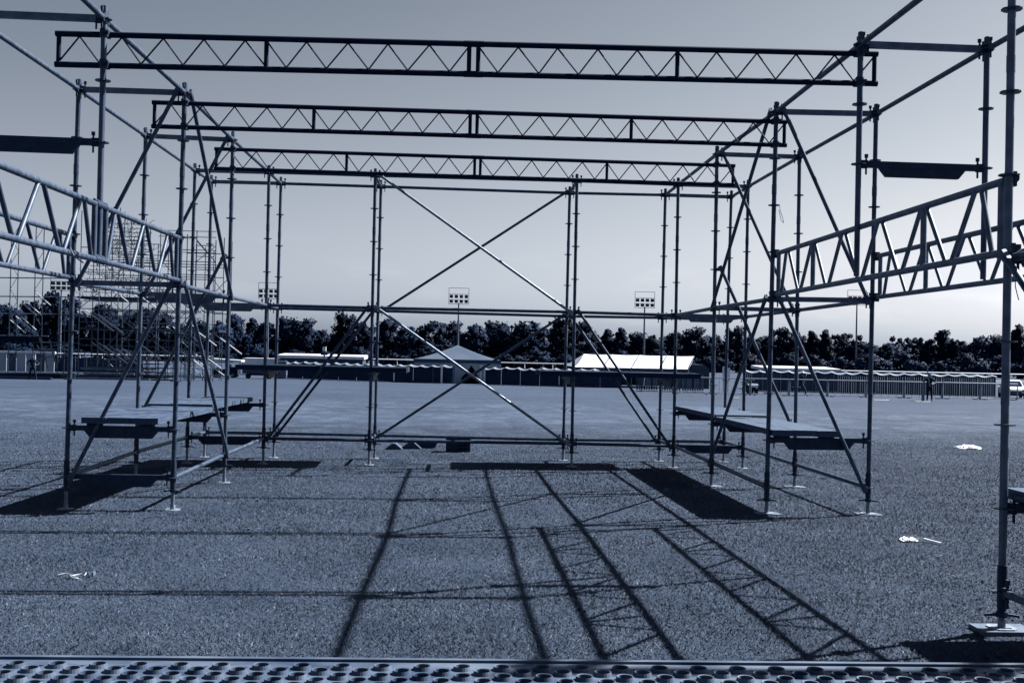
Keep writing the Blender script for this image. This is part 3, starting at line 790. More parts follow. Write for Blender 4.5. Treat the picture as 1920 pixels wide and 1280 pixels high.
def sign_lamp():
    y = 114; x = sx(608, y); z0 = sz(608, 668, y); g = thing('roof_beacon', (x, y, z0), 'white box on a short dark stand above the left white roof', 'lamp box')
    mb = MB(); mb.box(x - .17, x + .17, y - .15, y + .15, sz(608, 658, y), sz(608, 650, y)); part('box', mb, WHITEP, g, smooth=False)
    mb = MB(); mb.tube((x, y, z0 - .15), (x, y, sz(608, 658, y)), .08, 6); mb.bar((x - .35, y, z0 + .2), (x + .35, y, z0 + .2), .12, .16); part('stand', mb, LAMPD, g)
sign_lamp()

# canopy cart at the left
def cart():
    y = 104; xa, xb = sx(397, y), sx(455, y); z = zg(xa, y); cx = (xa + xb) / 2; w = xb - xa
    g = thing('canopy_cart', (cx, y, z), 'dark utility cart under a white canopy beside the far scaffold', 'cart')
    zt = sz(425, 672, y); mb = MB(); mb.prism([(xa - .05, zt - .32), (xb + .05, zt - .26), (xb, zt - .12), (xa + .1, zt)], 'y', y - .7, y + .9); part('canopy', mb, WHITE, g, smooth=False)
    for x in (xa + .1, xb - .12):
        for yy in (y - .6, y + .8): mb = MB(); mb.tube((x, yy, z + .4), (x, yy, zt - .28), .05 if x > cx else .03, 6); part('canopy_post', mb, PALE if x > cx else LAMPD, g)
    mb = MB(); mb.prism([(xa + .2, z + .3), (xb - .3, z + .3), (xb - .3, z + 1.0), (cx + .3, z + 1.0), (cx + .3, z + .62), (xa + .9, z + .62), (xa + .7, z + .95), (xa + .2, z + .85)], 'y', y - .6, y + .8); part('body', mb, CLOTH, g, smooth=False)
    mb = MB(); mb.box(cx - .3, cx + .3, y - .5, y + .7, z + .62, z + .8); mb.box(cx + .16, cx + .28, y - .5, y + .7, z + .8, z + 1.25); part('seat', mb, LAMPD, g, smooth=False)
    for x in (xa + .6, xb - .75):
        for yy in (y - .62, y + .7): mb = MB(); mb.tube((x, yy, z + .28), (x, yy + .16, z + .28), .28, 12); wt = part('wheel', mb, BLACK, g); mb = MB(); mb.tube((x, yy - .01, z + .28), (x, yy, z + .28), .14, 8); part('hub', mb, PALE, wt)
cart()
def trailer():
    y = 103; xa, xb = sx(459, y), sx(519, y); z = zg(xa, y); g = thing('flat_trailer', ((xa + xb) / 2, y, z), 'low grey flat trailer right of the canopy cart', 'trailer')
    mb = MB(); mb.box(xa, xb, y - .8, y + .8, z + .5, z + .68); part('bed', mb, GREYC, g, smooth=False)
    mb = MB(); mb.box(xa, xb, y - .8, y - .74, z + .68, z + .95); part('side_board', mb, SLAT, g, smooth=False)
    for x in (xa + .5, xb - .5): mb = MB(); mb.tube((x, y - .85, z + .25), (x, y - .68, z + .25), .25, 10); part('wheel', mb, BLACK, g)
    mb = MB(); mb.box(xa + .3, xb - .3, y - .5, y + .5, z + .3, z + .5); part('chassis', mb, LAMPD, g, smooth=False)
trailer()
block('white_roof_shed', 'low shed with a white top behind the flat trailer', 'shed', 455, 522, 117, 3, 1.75, WHITEP)

# floodlight masts
def floodlight(px, top, bot, y, label, n=4):
    x = sx(px, y); zt, zb = sz(px, top, y), sz(px, bot, y); z = zg(x, y); w = 1.8
    g = thing('floodlight_mast', (x, y, z), label, 'floodlight mast', 'floodlight masts round the field')
    mb = MB(); mb.tube((x, y, z), (x, y, zb + .2), .22, 8, .12); part('mast', mb, MAST, g)
    mb = MB()
    for a, b in (((-w, zt), (w, zt)), ((-w, zb), (w, zb)), ((-w, zt), (-w, zb)), ((w, zt), (w, zb)), ((-w, (zt * .62 + zb * .38)), (w, (zt * .62 + zb * .38))), ((-w, (zt * .25 + zb * .75)), (w, (zt * .25 + zb * .75)))):
        mb.bar((x + a[0], y, a[1]), (x + b[0], y, b[1]), .07, .07, up=(0, 1, 0))
    part('frame', mb, LAMPD, g, smooth=False)
    H = zt - zb
    for r in range(2):
        for c in range(n):
            cx, cz = x - w + (c + .5) * 2 * w / n, zb + H * (.13 + .30 * r) + .1
            mb = MB(); s = .3; mb.box(cx - s, cx + s, y - .35, y + .05, cz - .27, cz + .3)
            l = part('lamp', mb, LAMPD, g, smooth=False)
            mb = MB(); mb.box(cx - s + .05, cx + s - .05, y - .37, y - .352, cz - .2, cz + .0); part('lamp_glass', mb, GLASS, l, smooth=False)
floodlight(501, 530, 560, 200, 'floodlight mast with eight lamps, seen between the left rear standards')
floodlight(858, 540, 570, 200, 'floodlight mast with eight lamps standing above the grey marquee')
floodlight(1207, 547, 577, 200, 'floodlight mast with eight lamps standing above the white marquee')
floodlight(1605, 544, 572, 205, 'floodlight mast seen under the right girders, lamps half hidden')
floodlight(112, 516, 545, 190, 'floodlight mast behind the far scaffold stage at the left')

# crowd barriers with feet, right half of the field
def barrier_proto(x, y, w, h, label):
    z = zg(x, y); g = thing('crowd_barrier', (x, y, z), label, 'crowd barrier', 'crowd barriers in a row across the field')
    mb = MB(); mb.tube((x, y, z + h), (x + w, y, z + h), .042, 6); part('top_rail', mb, PALE, g)
    mb = MB(); mb.tube((x, y, z + .1), (x + w, y, z + .1), .03, 6); part('bottom_rail', mb, PALE, g)
    for q in (0.02, w - .02): mb = MB(); mb.tube((x + q, y, z), (x + q, y, z + h), .04, 6); part('upright', mb, PALE, g)
    mb = MB(); n = int(w / .5)
    for k in range(1, n): mb.tube((x + w * k / n, y, z + .1), (x + w * k / n, y, z + h), .009, 4)
    part('bars', mb, MAST, g, kind='stuff')
    for q in (.3, w - .3): mb = MB(); mb.bar((x + q, y - .35, z + .03), (x + q, y + .35, z + .03), .05, .05); part('foot', mb, MAST, g)
    return g
xb0 = sx(1262, 73.5)
names = ['first', 'second', 'third', 'fourth', 'fifth', 'sixth', 'seventh', 'eighth', 'ninth']
for i in range(9):
    barrier_proto(xb0 + i * 2.66, 73.5 + .05 * i, 2.6, 1.12, 'pale crowd barrier, %s from the left in the open row' % names[i])
def solid_barriers():
    for i in range(3):
        w = 1.6; x = sx(1192, 80) + i * 1.68; y = 79.5; z = zg(x, y)
        g = thing('slatted_barrier', (x, y, z), 'pale upright-slatted barrier %s' % ('left of the hanging grey sack', 'behind the rear right standards', 'at the left end of the crowd barriers')[i], 'barrier', 'slatted barriers by the white marquee')
        for k in range(9):
            mb = MB(); q = x + w * k / 9; mb.box(q, q + .13, y, y + .03, z + .12, z + 1.3 - .03 * (k % 2)); part('slat', mb, PALE if (k + i) % 3 else SLAT, g, smooth=False)
        mb = MB(); mb.box(x, x + w, y + .035, y + .07, z + .25, z + .33); mb.box(x, x + w, y + .035, y + .07, z + 1.05, z + 1.13); part('rail', mb, PALE, g, smooth=False)
        mb = MB(); mb.box(x, x + w, y - .06, y + .1, z, z + .1); part('kerb', mb, WHITEP, g, smooth=False)
solid_barriers()
def sack():
    y = 78.6; x = sx(1204, y); z = zg(x, y); g = thing('litter_bin', (x, y, z), 'grey litter bin on a post before the slatted barriers', 'bin')
    mb = MB(); mb.tube((x, y, z), (x, y, z + .45), .05, 6); mb.tube((x, y, z), (x, y, z + .04), .2, 8); part('post', mb, LAMPD, g)
    mb = MB(); mb.tube((x, y, z + .42), (x, y, z + 1.15), .2, 10, .27); part('bucket', mb, GREYC, g)
sack()

# quad bike and white car
def quad():
    y = 78; x = sx(1407, y); z = zg(x, y); g = thing('quad_bike', (x, y, z), 'small quad bike with pale fenders parked before the slatted fence', 'quad bike')
    mb = MB(); mb.prism([(-.8, .35), (.8, .35), (.85, .6), (.3, .72), (-.1, .78), (-.8, .7)], 'x', -.2, .2); mb.v = [(a + x, b + y, c + z) for a, b, c in mb.v]; part('body', mb, CLOTH, g, smooth=False)
    for q in (-.58, .55):
        mb = MB(); mb.prism([(q - .4, .62), (q - .2, .74), (q + .2, .74), (q + .4, .62), (q + .2, .68), (q - .2, .68)], 'x', -.55, .55); mb.v = [(a + x, b + y, c + z) for a, b, c in mb.v]; part('fender', mb, PALE, g, smooth=False)
        for s in (-.52, .34): mb = MB(); mb.tube((x + s, y + q, z + .28), (x + s + .2, y + q, z + .28), .28, 12); part('wheel', mb, BLACK, g)
    mb = MB(); mb.tube((x, y - .5, z + .7), (x, y - .42, z + .95), .03, 6); mb.tube((x - .38, y - .4, z + .97), (x + .38, y - .4, z + .97), .025, 6); part('handlebar', mb, LAMPD, g)
    mb = MB(); mb.box(x - .16, x + .16, y - .2, y + .55, z + .76, z + .9); part('seat', mb, BLACK, g, smooth=False)
    mb = MB(); mb.box(x - .28, x + .28, y - .86, y - .78, z + .5, z + .62); part('headlight', mb, WHITEP, g, smooth=False)
    mb = MB(); mb.box(x - .22, x + .22, y + .3, y + .75, z + .9, z + 1.08); part('rack_box', mb, PALE, g, smooth=False); g.scale = (.68, 1, 1.02)
quad()
def car():
    y = 82.5; x = sx(1899, y); z = zg(x, y); g = thing('parked_car', (x, y, z), 'white car seen nose-on at the right edge behind the nearest standard', 'car')
    def T(mb):
        c, s = math.cos(-.36), math.sin(-.36); mb.v = [(x + a * c - b * s, y + a * s + b * c, z + q) for a, b, q in mb.v]; return mb
    sec = [(-2.05, .74, .42, .62), (-1.95, .82, .3, .74), (-1.1, .86, .26, .86), (-.75, .86, .26, .9), (.9, .86, .26, .92), (1.9, .84, .3, .9), (2.0, .76, .4, .75)]
    mb = MB(); vs = []; n = 10
    for yy, hw, zb, zt in sec:
        for k in range(n):
            t = 2 * PI * k / n + PI / n; cx, cz = math.cos(t), math.sin(t)
            cx = math.copysign(abs(cx) ** .45, cx); cz = math.copysign(abs(cz) ** .45, cz)
            vs.append((hw * cx, yy, (zb + zt) / 2 + (zt - zb) / 2 * cz))
    fs = [(i * n + k, i * n + (k + 1) % n, (i + 1) * n + (k + 1) % n, (i + 1) * n + k) for i in range(len(sec) - 1) for k in range(n)] + [tuple(range(n)), tuple(range(len(sec) * n - 1, (len(sec) - 1) * n - 1, -1))]
    mb.add(vs, fs); part('body', T(mb), WHITEP, g)
    mb = MB(); mb.add([(-.74, -.85, .88), (.74, -.85, .88), (.78, 1.6, .9), (-.78, 1.6, .9), (-.56, -.15, 1.36), (.56, -.15, 1.36), (.56, 1.0, 1.38), (-.56, 1.0, 1.38)], [(4, 5, 6, 7), (0, 1, 5, 4), (1, 2, 6, 5), (2, 3, 7, 6), (3, 0, 4, 7)]); part('cabin', T(mb), WHITEP, g, smooth=False)
    mb = MB(); mb.add([(-.62, -.79, .95), (.62, -.79, .95), (.5, -.24, 1.3), (-.5, -.24, 1.3)], [(0, 1, 2, 3)]); part('windscreen', T(mb), GLASS, g, smooth=False)
    for s in (-1, 1):
        mb = MB(); mb.add([(s * .765, -.5, .95), (s * .775, 1.1, .95), (s * .6, .9, 1.3), (s * .6, -.05, 1.3)], [(0, 1, 2, 3)]); part('side_window', T(mb), GLASS, g, smooth=False)
        mb = MB(); mb.box(s * .62 - .16, s * .62 + .16, -2.08, -2.0, .58, .7); part('headlight', T(mb), PALE, g, smooth=False)
        for q in (-1.3, 1.3): mb = MB(); mb.tube((s * .84, q, .3), (s * .66, q, .3), .3, 14); part('wheel', T(mb), BLACK, g)
    mb = MB(); mb.box(-.8, .8, -2.1, -1.95, .24, .42); part('bumper', T(mb), LAMPD, g, smooth=False)
    mb = MB(); mb.box(-.4, .4, -2.09, -2.02, .45, .57); part('grille', T(mb), LAMPD, g, smooth=False)
car()

# ------------------------------------------------------------------ people
def person(label, px, y, h, rot, hip, kneeL, kneeR, elbL, elbR, hanL, hanR, lean=0., shirt=CLOTH, trousers=CLOTH, cap=None):
    """skeleton in metres for a 1.75 m figure facing -Y, scaled to h"""
    x = sx(px, y); z = zg(x, y)
    g = thing('person', (x, y, z), label, 'person')
    s = h / 1.75
    V = []; Rr = []; E = []
    def add(p, r, par=None):
        V.append(p); Rr.append(r)
        if par is not None: E.append((par, len(V) - 1))
        return len(V) - 1
    L = lambda zz: lean * max(0, zz - .9)
    def pt(a, b, c): return (a, b - L(c), c)
    pel = add(pt(0, 0, .95), (.15, .11)); wst = add(pt(0, 0, 1.1), (.135, .1), pel); ch = add(pt(0, 0, 1.32), (.165, .115), wst)
    nb = add(pt(0, 0, 1.47), (.07, .065), ch); nt = add(pt(0, -.015, 1.53), (.055, .055), nb); hd = add(pt(0, -.03, 1.62), (.078, .092), nt); add(pt(0, -.02, 1.70), (.06, .075), hd)
    for sd, kn, el, ha in ((-1, kneeL, elbL, hanL), (1, kneeR, elbR, hanR)):
        hp = add(pt(sd * .09, 0, .88), (.09, .09), pel); k = add(kn[0], (.06, .06), hp); a = add(kn[1], (.042, .042), k); add((kn[1][0] + sd * .02, kn[1][1] - .15, kn[1][2] - .05), (.04, .03), a)
        sh = add(pt(sd * .19, 0, 1.41), (.06, .06), ch); e = add(el, (.042, .042), sh); w = add(ha, (.028, .03), e)
    me = bpy.data.meshes.new('body'); me.from_pydata(V, E, [])
    o = bpy.data.objects.new('body', me); COL.objects.link(o)
    sk = o.modifiers.new('skin', 'SKIN'); ly = me.skin_vertices[0].data
    for i, r in enumerate(Rr): ly[i].radius = (r[0] * 1.28, r[1] * 1.28); ly[i].use_root = (i == 0)
    o.modifiers.new('sub', 'SUBSURF').levels = 1
    dg = bpy.context.evaluated_depsgraph_get(); ev = o.evaluated_get(dg); m2 = bpy.data.meshes.new_from_object(ev)
    bpy.data.objects.remove(o); bpy.data.meshes.remove(me)
    c, sn = math.cos(rot), math.sin(rot)
    for m_ in (SKIN, shirt, trousers, BLACK): m2.materials.append(m_)
    for p in m2.polygons:
        q = p.center; p.use_smooth = True
        p.material_index = 0 if q.z > 1.49 else (1 if q.z > .98 else (2 if q.z > .1 else 3))
        if q.z < 1.2 and abs(q.x) > .24 and q.z > .6: p.material_index = 0
    def T(p): return ((p[0] * c - p[1] * sn) * s, (p[0] * sn + p[1] * c) * s, p[2] * s)
    for v in m2.vertices: v.co = T(v.co)
    place('body', m2, (x, y, z), g)
    def W_(mb): mb.v = [tuple(np.array(T(p)) + (x, y, z)) for p in mb.v]; return mb
    # hair or cap, nose, ears and hands
    hy = -.03 - L(1.65); mb = MB(); n = 10
    vs = []
    for k in range(4):
        t = k / 3 * PI / 2
        for i in range(n): a = 2 * PI * i / n; vs.append((.088 * math.cos(t) * math.cos(a), hy + .015 + .102 * math.cos(t) * math.sin(a), 1.655 + .095 * math.sin(t)))
    mb.add(vs, [(k * n + i, k * n + (i + 1) % n, (k + 1) * n + (i + 1) % n, (k + 1) * n + i) for k in range(3) for i in range(n)])
    if cap is not None: mb.box(-.07, .07, hy - .19, hy - .06, 1.645, 1.66)
    part('cap' if cap is not None else 'hair', W_(mb), cap or BLACK, g)
    mb = MB(); mb.tube((0, hy - .085, 1.635), (0, hy - .115, 1.605), .012, 6, .017)
    for sd in (-1, 1): mb.box(sd * .083 - .008, sd * .083 + .008, hy - .02, hy + .025, 1.59, 1.65)
    part('nose_and_ears', W_(mb), SKIN, g)
    for sd, el, ha in ((-1, elbL, hanL), (1, elbR, hanR)):
        d = (Vector(ha) - Vector(el)).normalized(); u = d.orthogonal().normalized(); w = d.cross(u); a = Vector(ha); mb = MB()
        mb.bar(a - d * .01, a + d * .085, .075, .03, up=u)
        for k, fl in enumerate((.065, .075, .072, .058)):
            b = a + d * .085 + w * (-.03 + .02 * k); md = b + d * fl * .5 + u * .006; mb.tube(b, md, .009, 6); mb.tube(md, md + d * fl * .4 + u * .02, .008, 6)
        b = a + d * .02 + w * .036; mb.tube(b, b + d * .045 + w * .025, .011, 6)
        part('hand', W_(mb), SKIN, g)
    return g
# man standing at the far left, legs apart, hands on hips
person('man in dark clothes standing with legs apart before the far stage', 62, 77.5, 1.68, .3, 0,
       ((-.17, -.02, .5), (-.24, 0, .08)), ((.17, -.02, .5), (.24, 0, .08)), (-.42, .05, 1.17), (.42, .05, 1.17), (-.2, -.08, 1.02), (.2, -.08, 1.02))
person('man walking right behind the barriers in shorts, one arm raised', 1503, 74.8, 1.66, 1.45, 0,
       ((-.1, -.28, .52), (-.1, -.34, .08)), ((.1, .08, .5), (.1, .34, .12)), (-.28, -.2, 1.3), (.25, .08, 1.13), (-.16, -.32, 1.52), (.2, -.2, 1.02), lean=.12, shirt=CLOTH, trousers=CLOTH2, cap=WHITEP)
person('man in dark clothes holding a pole beside the right barriers', 1744, 66.2, 1.7, -.5, 0,
       ((-.1, -.03, .5), (-.13, .02, .08)), ((.12, -.06, .5), (.15, -.02, .08)), (-.36, -.1, 1.2), (.34, .02, 1.15), (-.3, -.32, 1.3), (.22, -.2, 1.12), shirt=CLOTH, trousers=CLOTH)
def posts():
    y = 65.8; x = sx(1732, y); z = zg(x, y); mb = MB(); mb.bar((x, y, z), (x, y, z + 1.15), .14, .12, up=(0, 1, 0)); solid('marker_post', mb, PALE, (x, y, z), 'pale short post standing left of the man with the pole', 'post')
    x2 = sx(1738, 66); z2 = zg(x2, 66); mb = MB(); mb.tube((x2 + .1, 65.75, z2 + .9), (sx(1735, 66), 65.75, sz(1735, 684, 66)), .035, 8); solid('held_pole', mb, PALE, (x2, 66, z2), 'thin pole held upright by the man at the right', 'pole')
posts()
for px, y, w, d, lab in ((1655, 65.5, .95, .16, 'flat white board on the grass left of the man with the pole'), (1732, 63.5, .9, .16, 'flat white board at the feet of the man with the pole'), (1380, 64, .5, .12, 'small flat white board on the grass behind the right tower')):
    x = sx(px, y); z = zg(x, y); mb = MB(); mb.box(x - w / 2, x + w / 2, y - d, y + d, z - .02, z + .04)
    solid('loose_board', mb, WHITEP, (x, y, z), lab, 'board', 'white boards lying on the field', smooth=False)

# ------------------------------------------------------------------ far scaffold stage at the left
STRING = mat('bare_aluminium', .35, .5, .6, 0, 9)
def far_stage():
    y0 = 86.0; xs = [sx(p, y0) for p in (147, 183, 219, 256, 292, 328, 364, 400)]; ysr = (86.0, 89.0, 92.0)
    g = thing('stage_scaffold', (xs[0], y0, zg(xs[0], y0)), 'tall far scaffold stage dense with stairs, rails and braces', 'scaffold')
    zb = zg(xs[3], 89); top = [12.9, 13.6, 13.2, 12.4, 10.5, 11.6, 11.6, 11.4]
    pr = .04
    for yy in ysr:
        for x, t in zip(xs, top):
            h = t - random.choice((0, 0, .5, 1.0)); mb = MB(); mb.tube((x, yy, zb), (x, yy, zb + h), pr, 5); part('standard', mb, random.choice((PALE, GALV, MAST)), g)
    lev = [.3, 1.5, 2.2, 3.9, 5.4, 7.0, 8.2, 9.2, 10.1, 11.0]
    for yi, yy in enumerate(ysr):
        for z in lev:
            for a in range(7):
                if z > top[a] - .6 or z > top[a + 1] - .6 or random.random() < .12: continue
                mb = MB(); mb.tube((xs[a], yy, zb + z), (xs[a + 1], yy, zb + z), .035, 5); part('ledger', mb, random.choice((PALE, GALV, MAST)), g)
    for yy in (86.0, 87.5, 90.5):
        for a in range(7):
            for f in (.33, .66):
                if random.random() < .3: continue
                x = xs[a] + (xs[a + 1] - xs[a]) * f; mb = MB(); mb.tube((x, yy, zb), (x, yy, zb + random.choice((1.6, 2.2, 3.9, 3.9))), .035, 5); part('standard', mb, random.choice((PALE, GALV, ZINC)), g)
    for yy in (86.2, 88):
        for z in (.6, .95, 1.25, 1.85, 2.6, 3.1, 4.4, 4.9):
            a = random.randrange(3); b = random.randrange(4, 8); mb = MB(); mb.tube((xs[a], yy, zb + z), (xs[b], yy, zb + z), .032, 5); part('ledger', mb, random.choice((PALE, ZINC, MAST)), g)
    # bright stair stringers and braces falling to the right
    for (a, z) in ((1, 7.6), (2, 7.9), (3, 6.6), (0, 5.3), (1, 5.0), (2, 4.6), (4, 4.2), (5, 4.4), (1, 2.6), (2, 2.4), (0, 2.9), (3, 3.0), (5, 2.3), (6, 4.0), (4, 7.0), (6, 2.2)):
        for off in (0, .5):
            yy = random.choice(ysr[:2]) - .15; x = xs[a] + off; L = random.uniform(1.6, 2.6)
            mb = MB(); mb.tube((x, yy, zb + z), (x + L, yy, zb + z - L * .72), .06, 6); part('stair_stringer', mb, STRING, g)
    for k in range(46):
        a = random.randrange(7); z = random.choice(lev[:-2]); yy = random.choice(ysr) - .06; s = random.choice((0, 1)); hh = random.uniform(1.2, 2.2)
        if z + hh > min(top[a], top[a + 1]): continue
        mb = MB(); mb.tube((xs[a + s], yy, zb + z), (xs[a + 1 - s], yy, zb + z + hh), .03, 5); part('brace', mb, random.choice((PALE, GALV)), g)
    # tiered ledgers of the upper seating: too fine to pick apart
    mb = MB(); mb2 = MB()
    for k in range(19):
        z = 6.0 + k * .36; xa = xs[0] - .1; xb = xs[4] - .12 * k + random.uniform(-.5, .5)
        yy = 86.5 + k * .25
        if xb > xa: mb.tube((xa, yy, zb + z), (xb, yy, zb + z), .032, 4)
        for q in range(9):
            x = random.uniform(xa, xb); mb.tube((x, yy, zb + z), (x + random.uniform(-.2, .2), yy, zb + z + .5), .024, 4)
            if random.random() < .5: mb.tube((x, yy, zb + z), (x + random.choice((-.7, .7)), yy, zb + z + .42), .022, 4)
    part('tier_rails', mb, GALV, g, kind='stuff')
    for zz, xa, xb in ((11.55, 4, 7), (11.1, 4, 7), (8.6, 6, 7), (9.9, 4, 7)):
        mb = MB(); mb.tube((xs[xa], 86, zb + zz), (xs[xb], 86, zb + zz), .03, 5); part('guard_rail', mb, MAST, g)
    # dark platforms
    for z, a, b in ((.15, 0, 4), (.75, 0, 3), (3.85, 0, 7), (6.2, 0, 4)):
        mb = MB(); mb.box(xs[a] - .3, xs[b] + .3, 86.3, 91.5, zb + z, zb + z + .16); part('platform', mb, LAMPD, g, smooth=False)
    # left wing: slim lattice towers carrying a dark roof
    y1 = 90; w = thing('stage_wing', (sx(60, y1), y1, zg(-30, y1)), 'low far stage wing with slim lattice towers and a dark roof edge', 'scaffold')
    zb = zg(-30, y1)
    for px in (16, 30, 62, 77, 108, 120):
        x = sx(px, y1); mb = MB(); mb.tube((x, y1, zb), (x, y1, zb + (12.0 if px < 100 else 6.5)), .04, 5); part('standard', mb, GALV, w)
    for pa, pb in ((16, 30), (62, 77), (108, 120)):
        for k in range(11 if pa < 100 else 5):
            mb = MB(); xa, xb = sx(pa, y1), sx(pb, y1)
            if k % 2: xa, xb = xb, xa
            mb.tube((xa, y1, zb + 1 + k * 1.0), (xb, y1, zb + 2 + k * 1.0), .022, 4); part('brace', mb, GALV, w)
    for px0, px1, py in ((-40, 150, 520), (-40, 150, 555), (-40, 145, 587), (-40, 90, 628), (60, 150, 641), (60, 150, 654)):
        mb = MB(); mb.tube((sx(px0, y1), y1, sz(px0, py - .0, y1)), (sx(px1, y1), y1, sz(px1, py + 2, y1)), .05, 5); part('ledger', mb, PALE, w)
    for (px, py) in ((38, 567), (47, 566), (28, 593), (38, 594), (64, 548), (18, 600)):
        xa = sx(px, y1 - .3); mb = MB(); mb.tube((xa, y1 - .3, sz(px, py, y1)), (xa + 1.2, y1 - .3, sz(px, py + 24, y1)), .05, 6); part('stair_stringer', mb, STRING, w)
    za, zc = sz(20, 640, y1), sz(20, 631, y1)
    mb = MB(); mb.box(sx(-40, y1), sx(74, y1), y1 - .2, y1 + .4, za, zc); part('roof_edge', mb, DARK, w, smooth=False)
    mb = MB(); mb.box(sx(-40, y1), sx(140, y1), y1 - 3, y1 + 2, zb, zb + .35); part('deck', mb, LAMPD, w, smooth=False)
    for px in (75, 92): 
        xa = sx(px, 86); mb = MB(); mb.bar((xa, 86, zb + 3.0), (xa + .6, 86, zb + .8), .05, .1); part('leaning_beam', mb, PALE, w, smooth=False)
    mb = MB(); mb.bar((sx(72, 85), 85, zb + 1.5), (sx(140, 85), 85, zb + 2.1), .06, .1); part('leaning_beam', mb, PALE, w, smooth=False)
    # low stack of beams on the grass before the stage
    st = thing('beam_stack', (sx(230, 84), 84, zg(-26, 84)), 'low dark stack of beams on the grass before the far stage', 'beams')
    zz = zg(-26, 84)
    for k in range(5):
        mb = MB(); xa = sx(150 + random.uniform(-6, 10), 84); xb = sx(286 - 16 * (k % 3), 84); mb.box(xa, xb, 83.4 + .2 * k, 83.55 + .2 * k, zz + .04 + .17 * k, zz + .17 + .17 * k); part('beam', mb, LAMPD if k % 2 else MAST, st, smooth=False)
    tk = thing('beam_stack', (sx(40, 80), 80, zg(-30, 80)), 'long dark strip added on the grass for a shadow edge behind the standing man', 'beams')
    mb = MB(); mb.box(sx(-40, 79), sx(96, 79), 79, 79.3, zg(-30, 79), zg(-30, 79) + .16); part('beam', mb, LAMPD, tk, smooth=False)  # dark strip standing in for a shadow edge on the ground
    pf = thing('panel_fence', (sx(-40, 100), 100, zg(-30, 100)), 'white-topped panel fence under the far stage wing', 'fence')
    for k in range(8):
        xa = sx(-40 + k * 18, 100); xb = sx(-24 + k * 18, 100); z0 = zg(-30, 100)
        mb = MB(); mb.box(xa, xb, 100, 100.08, z0 + .3, z0 + 1.9); part('panel', mb, GREYW if k % 3 else GREYC, pf, smooth=False)
        mb = MB(); mb.box(xa, xb + .1, 99.9, 100.1, z0 + 1.92, z0 + 2.12); part('coping', mb, WHITEP, pf, smooth=False)
far_stage()

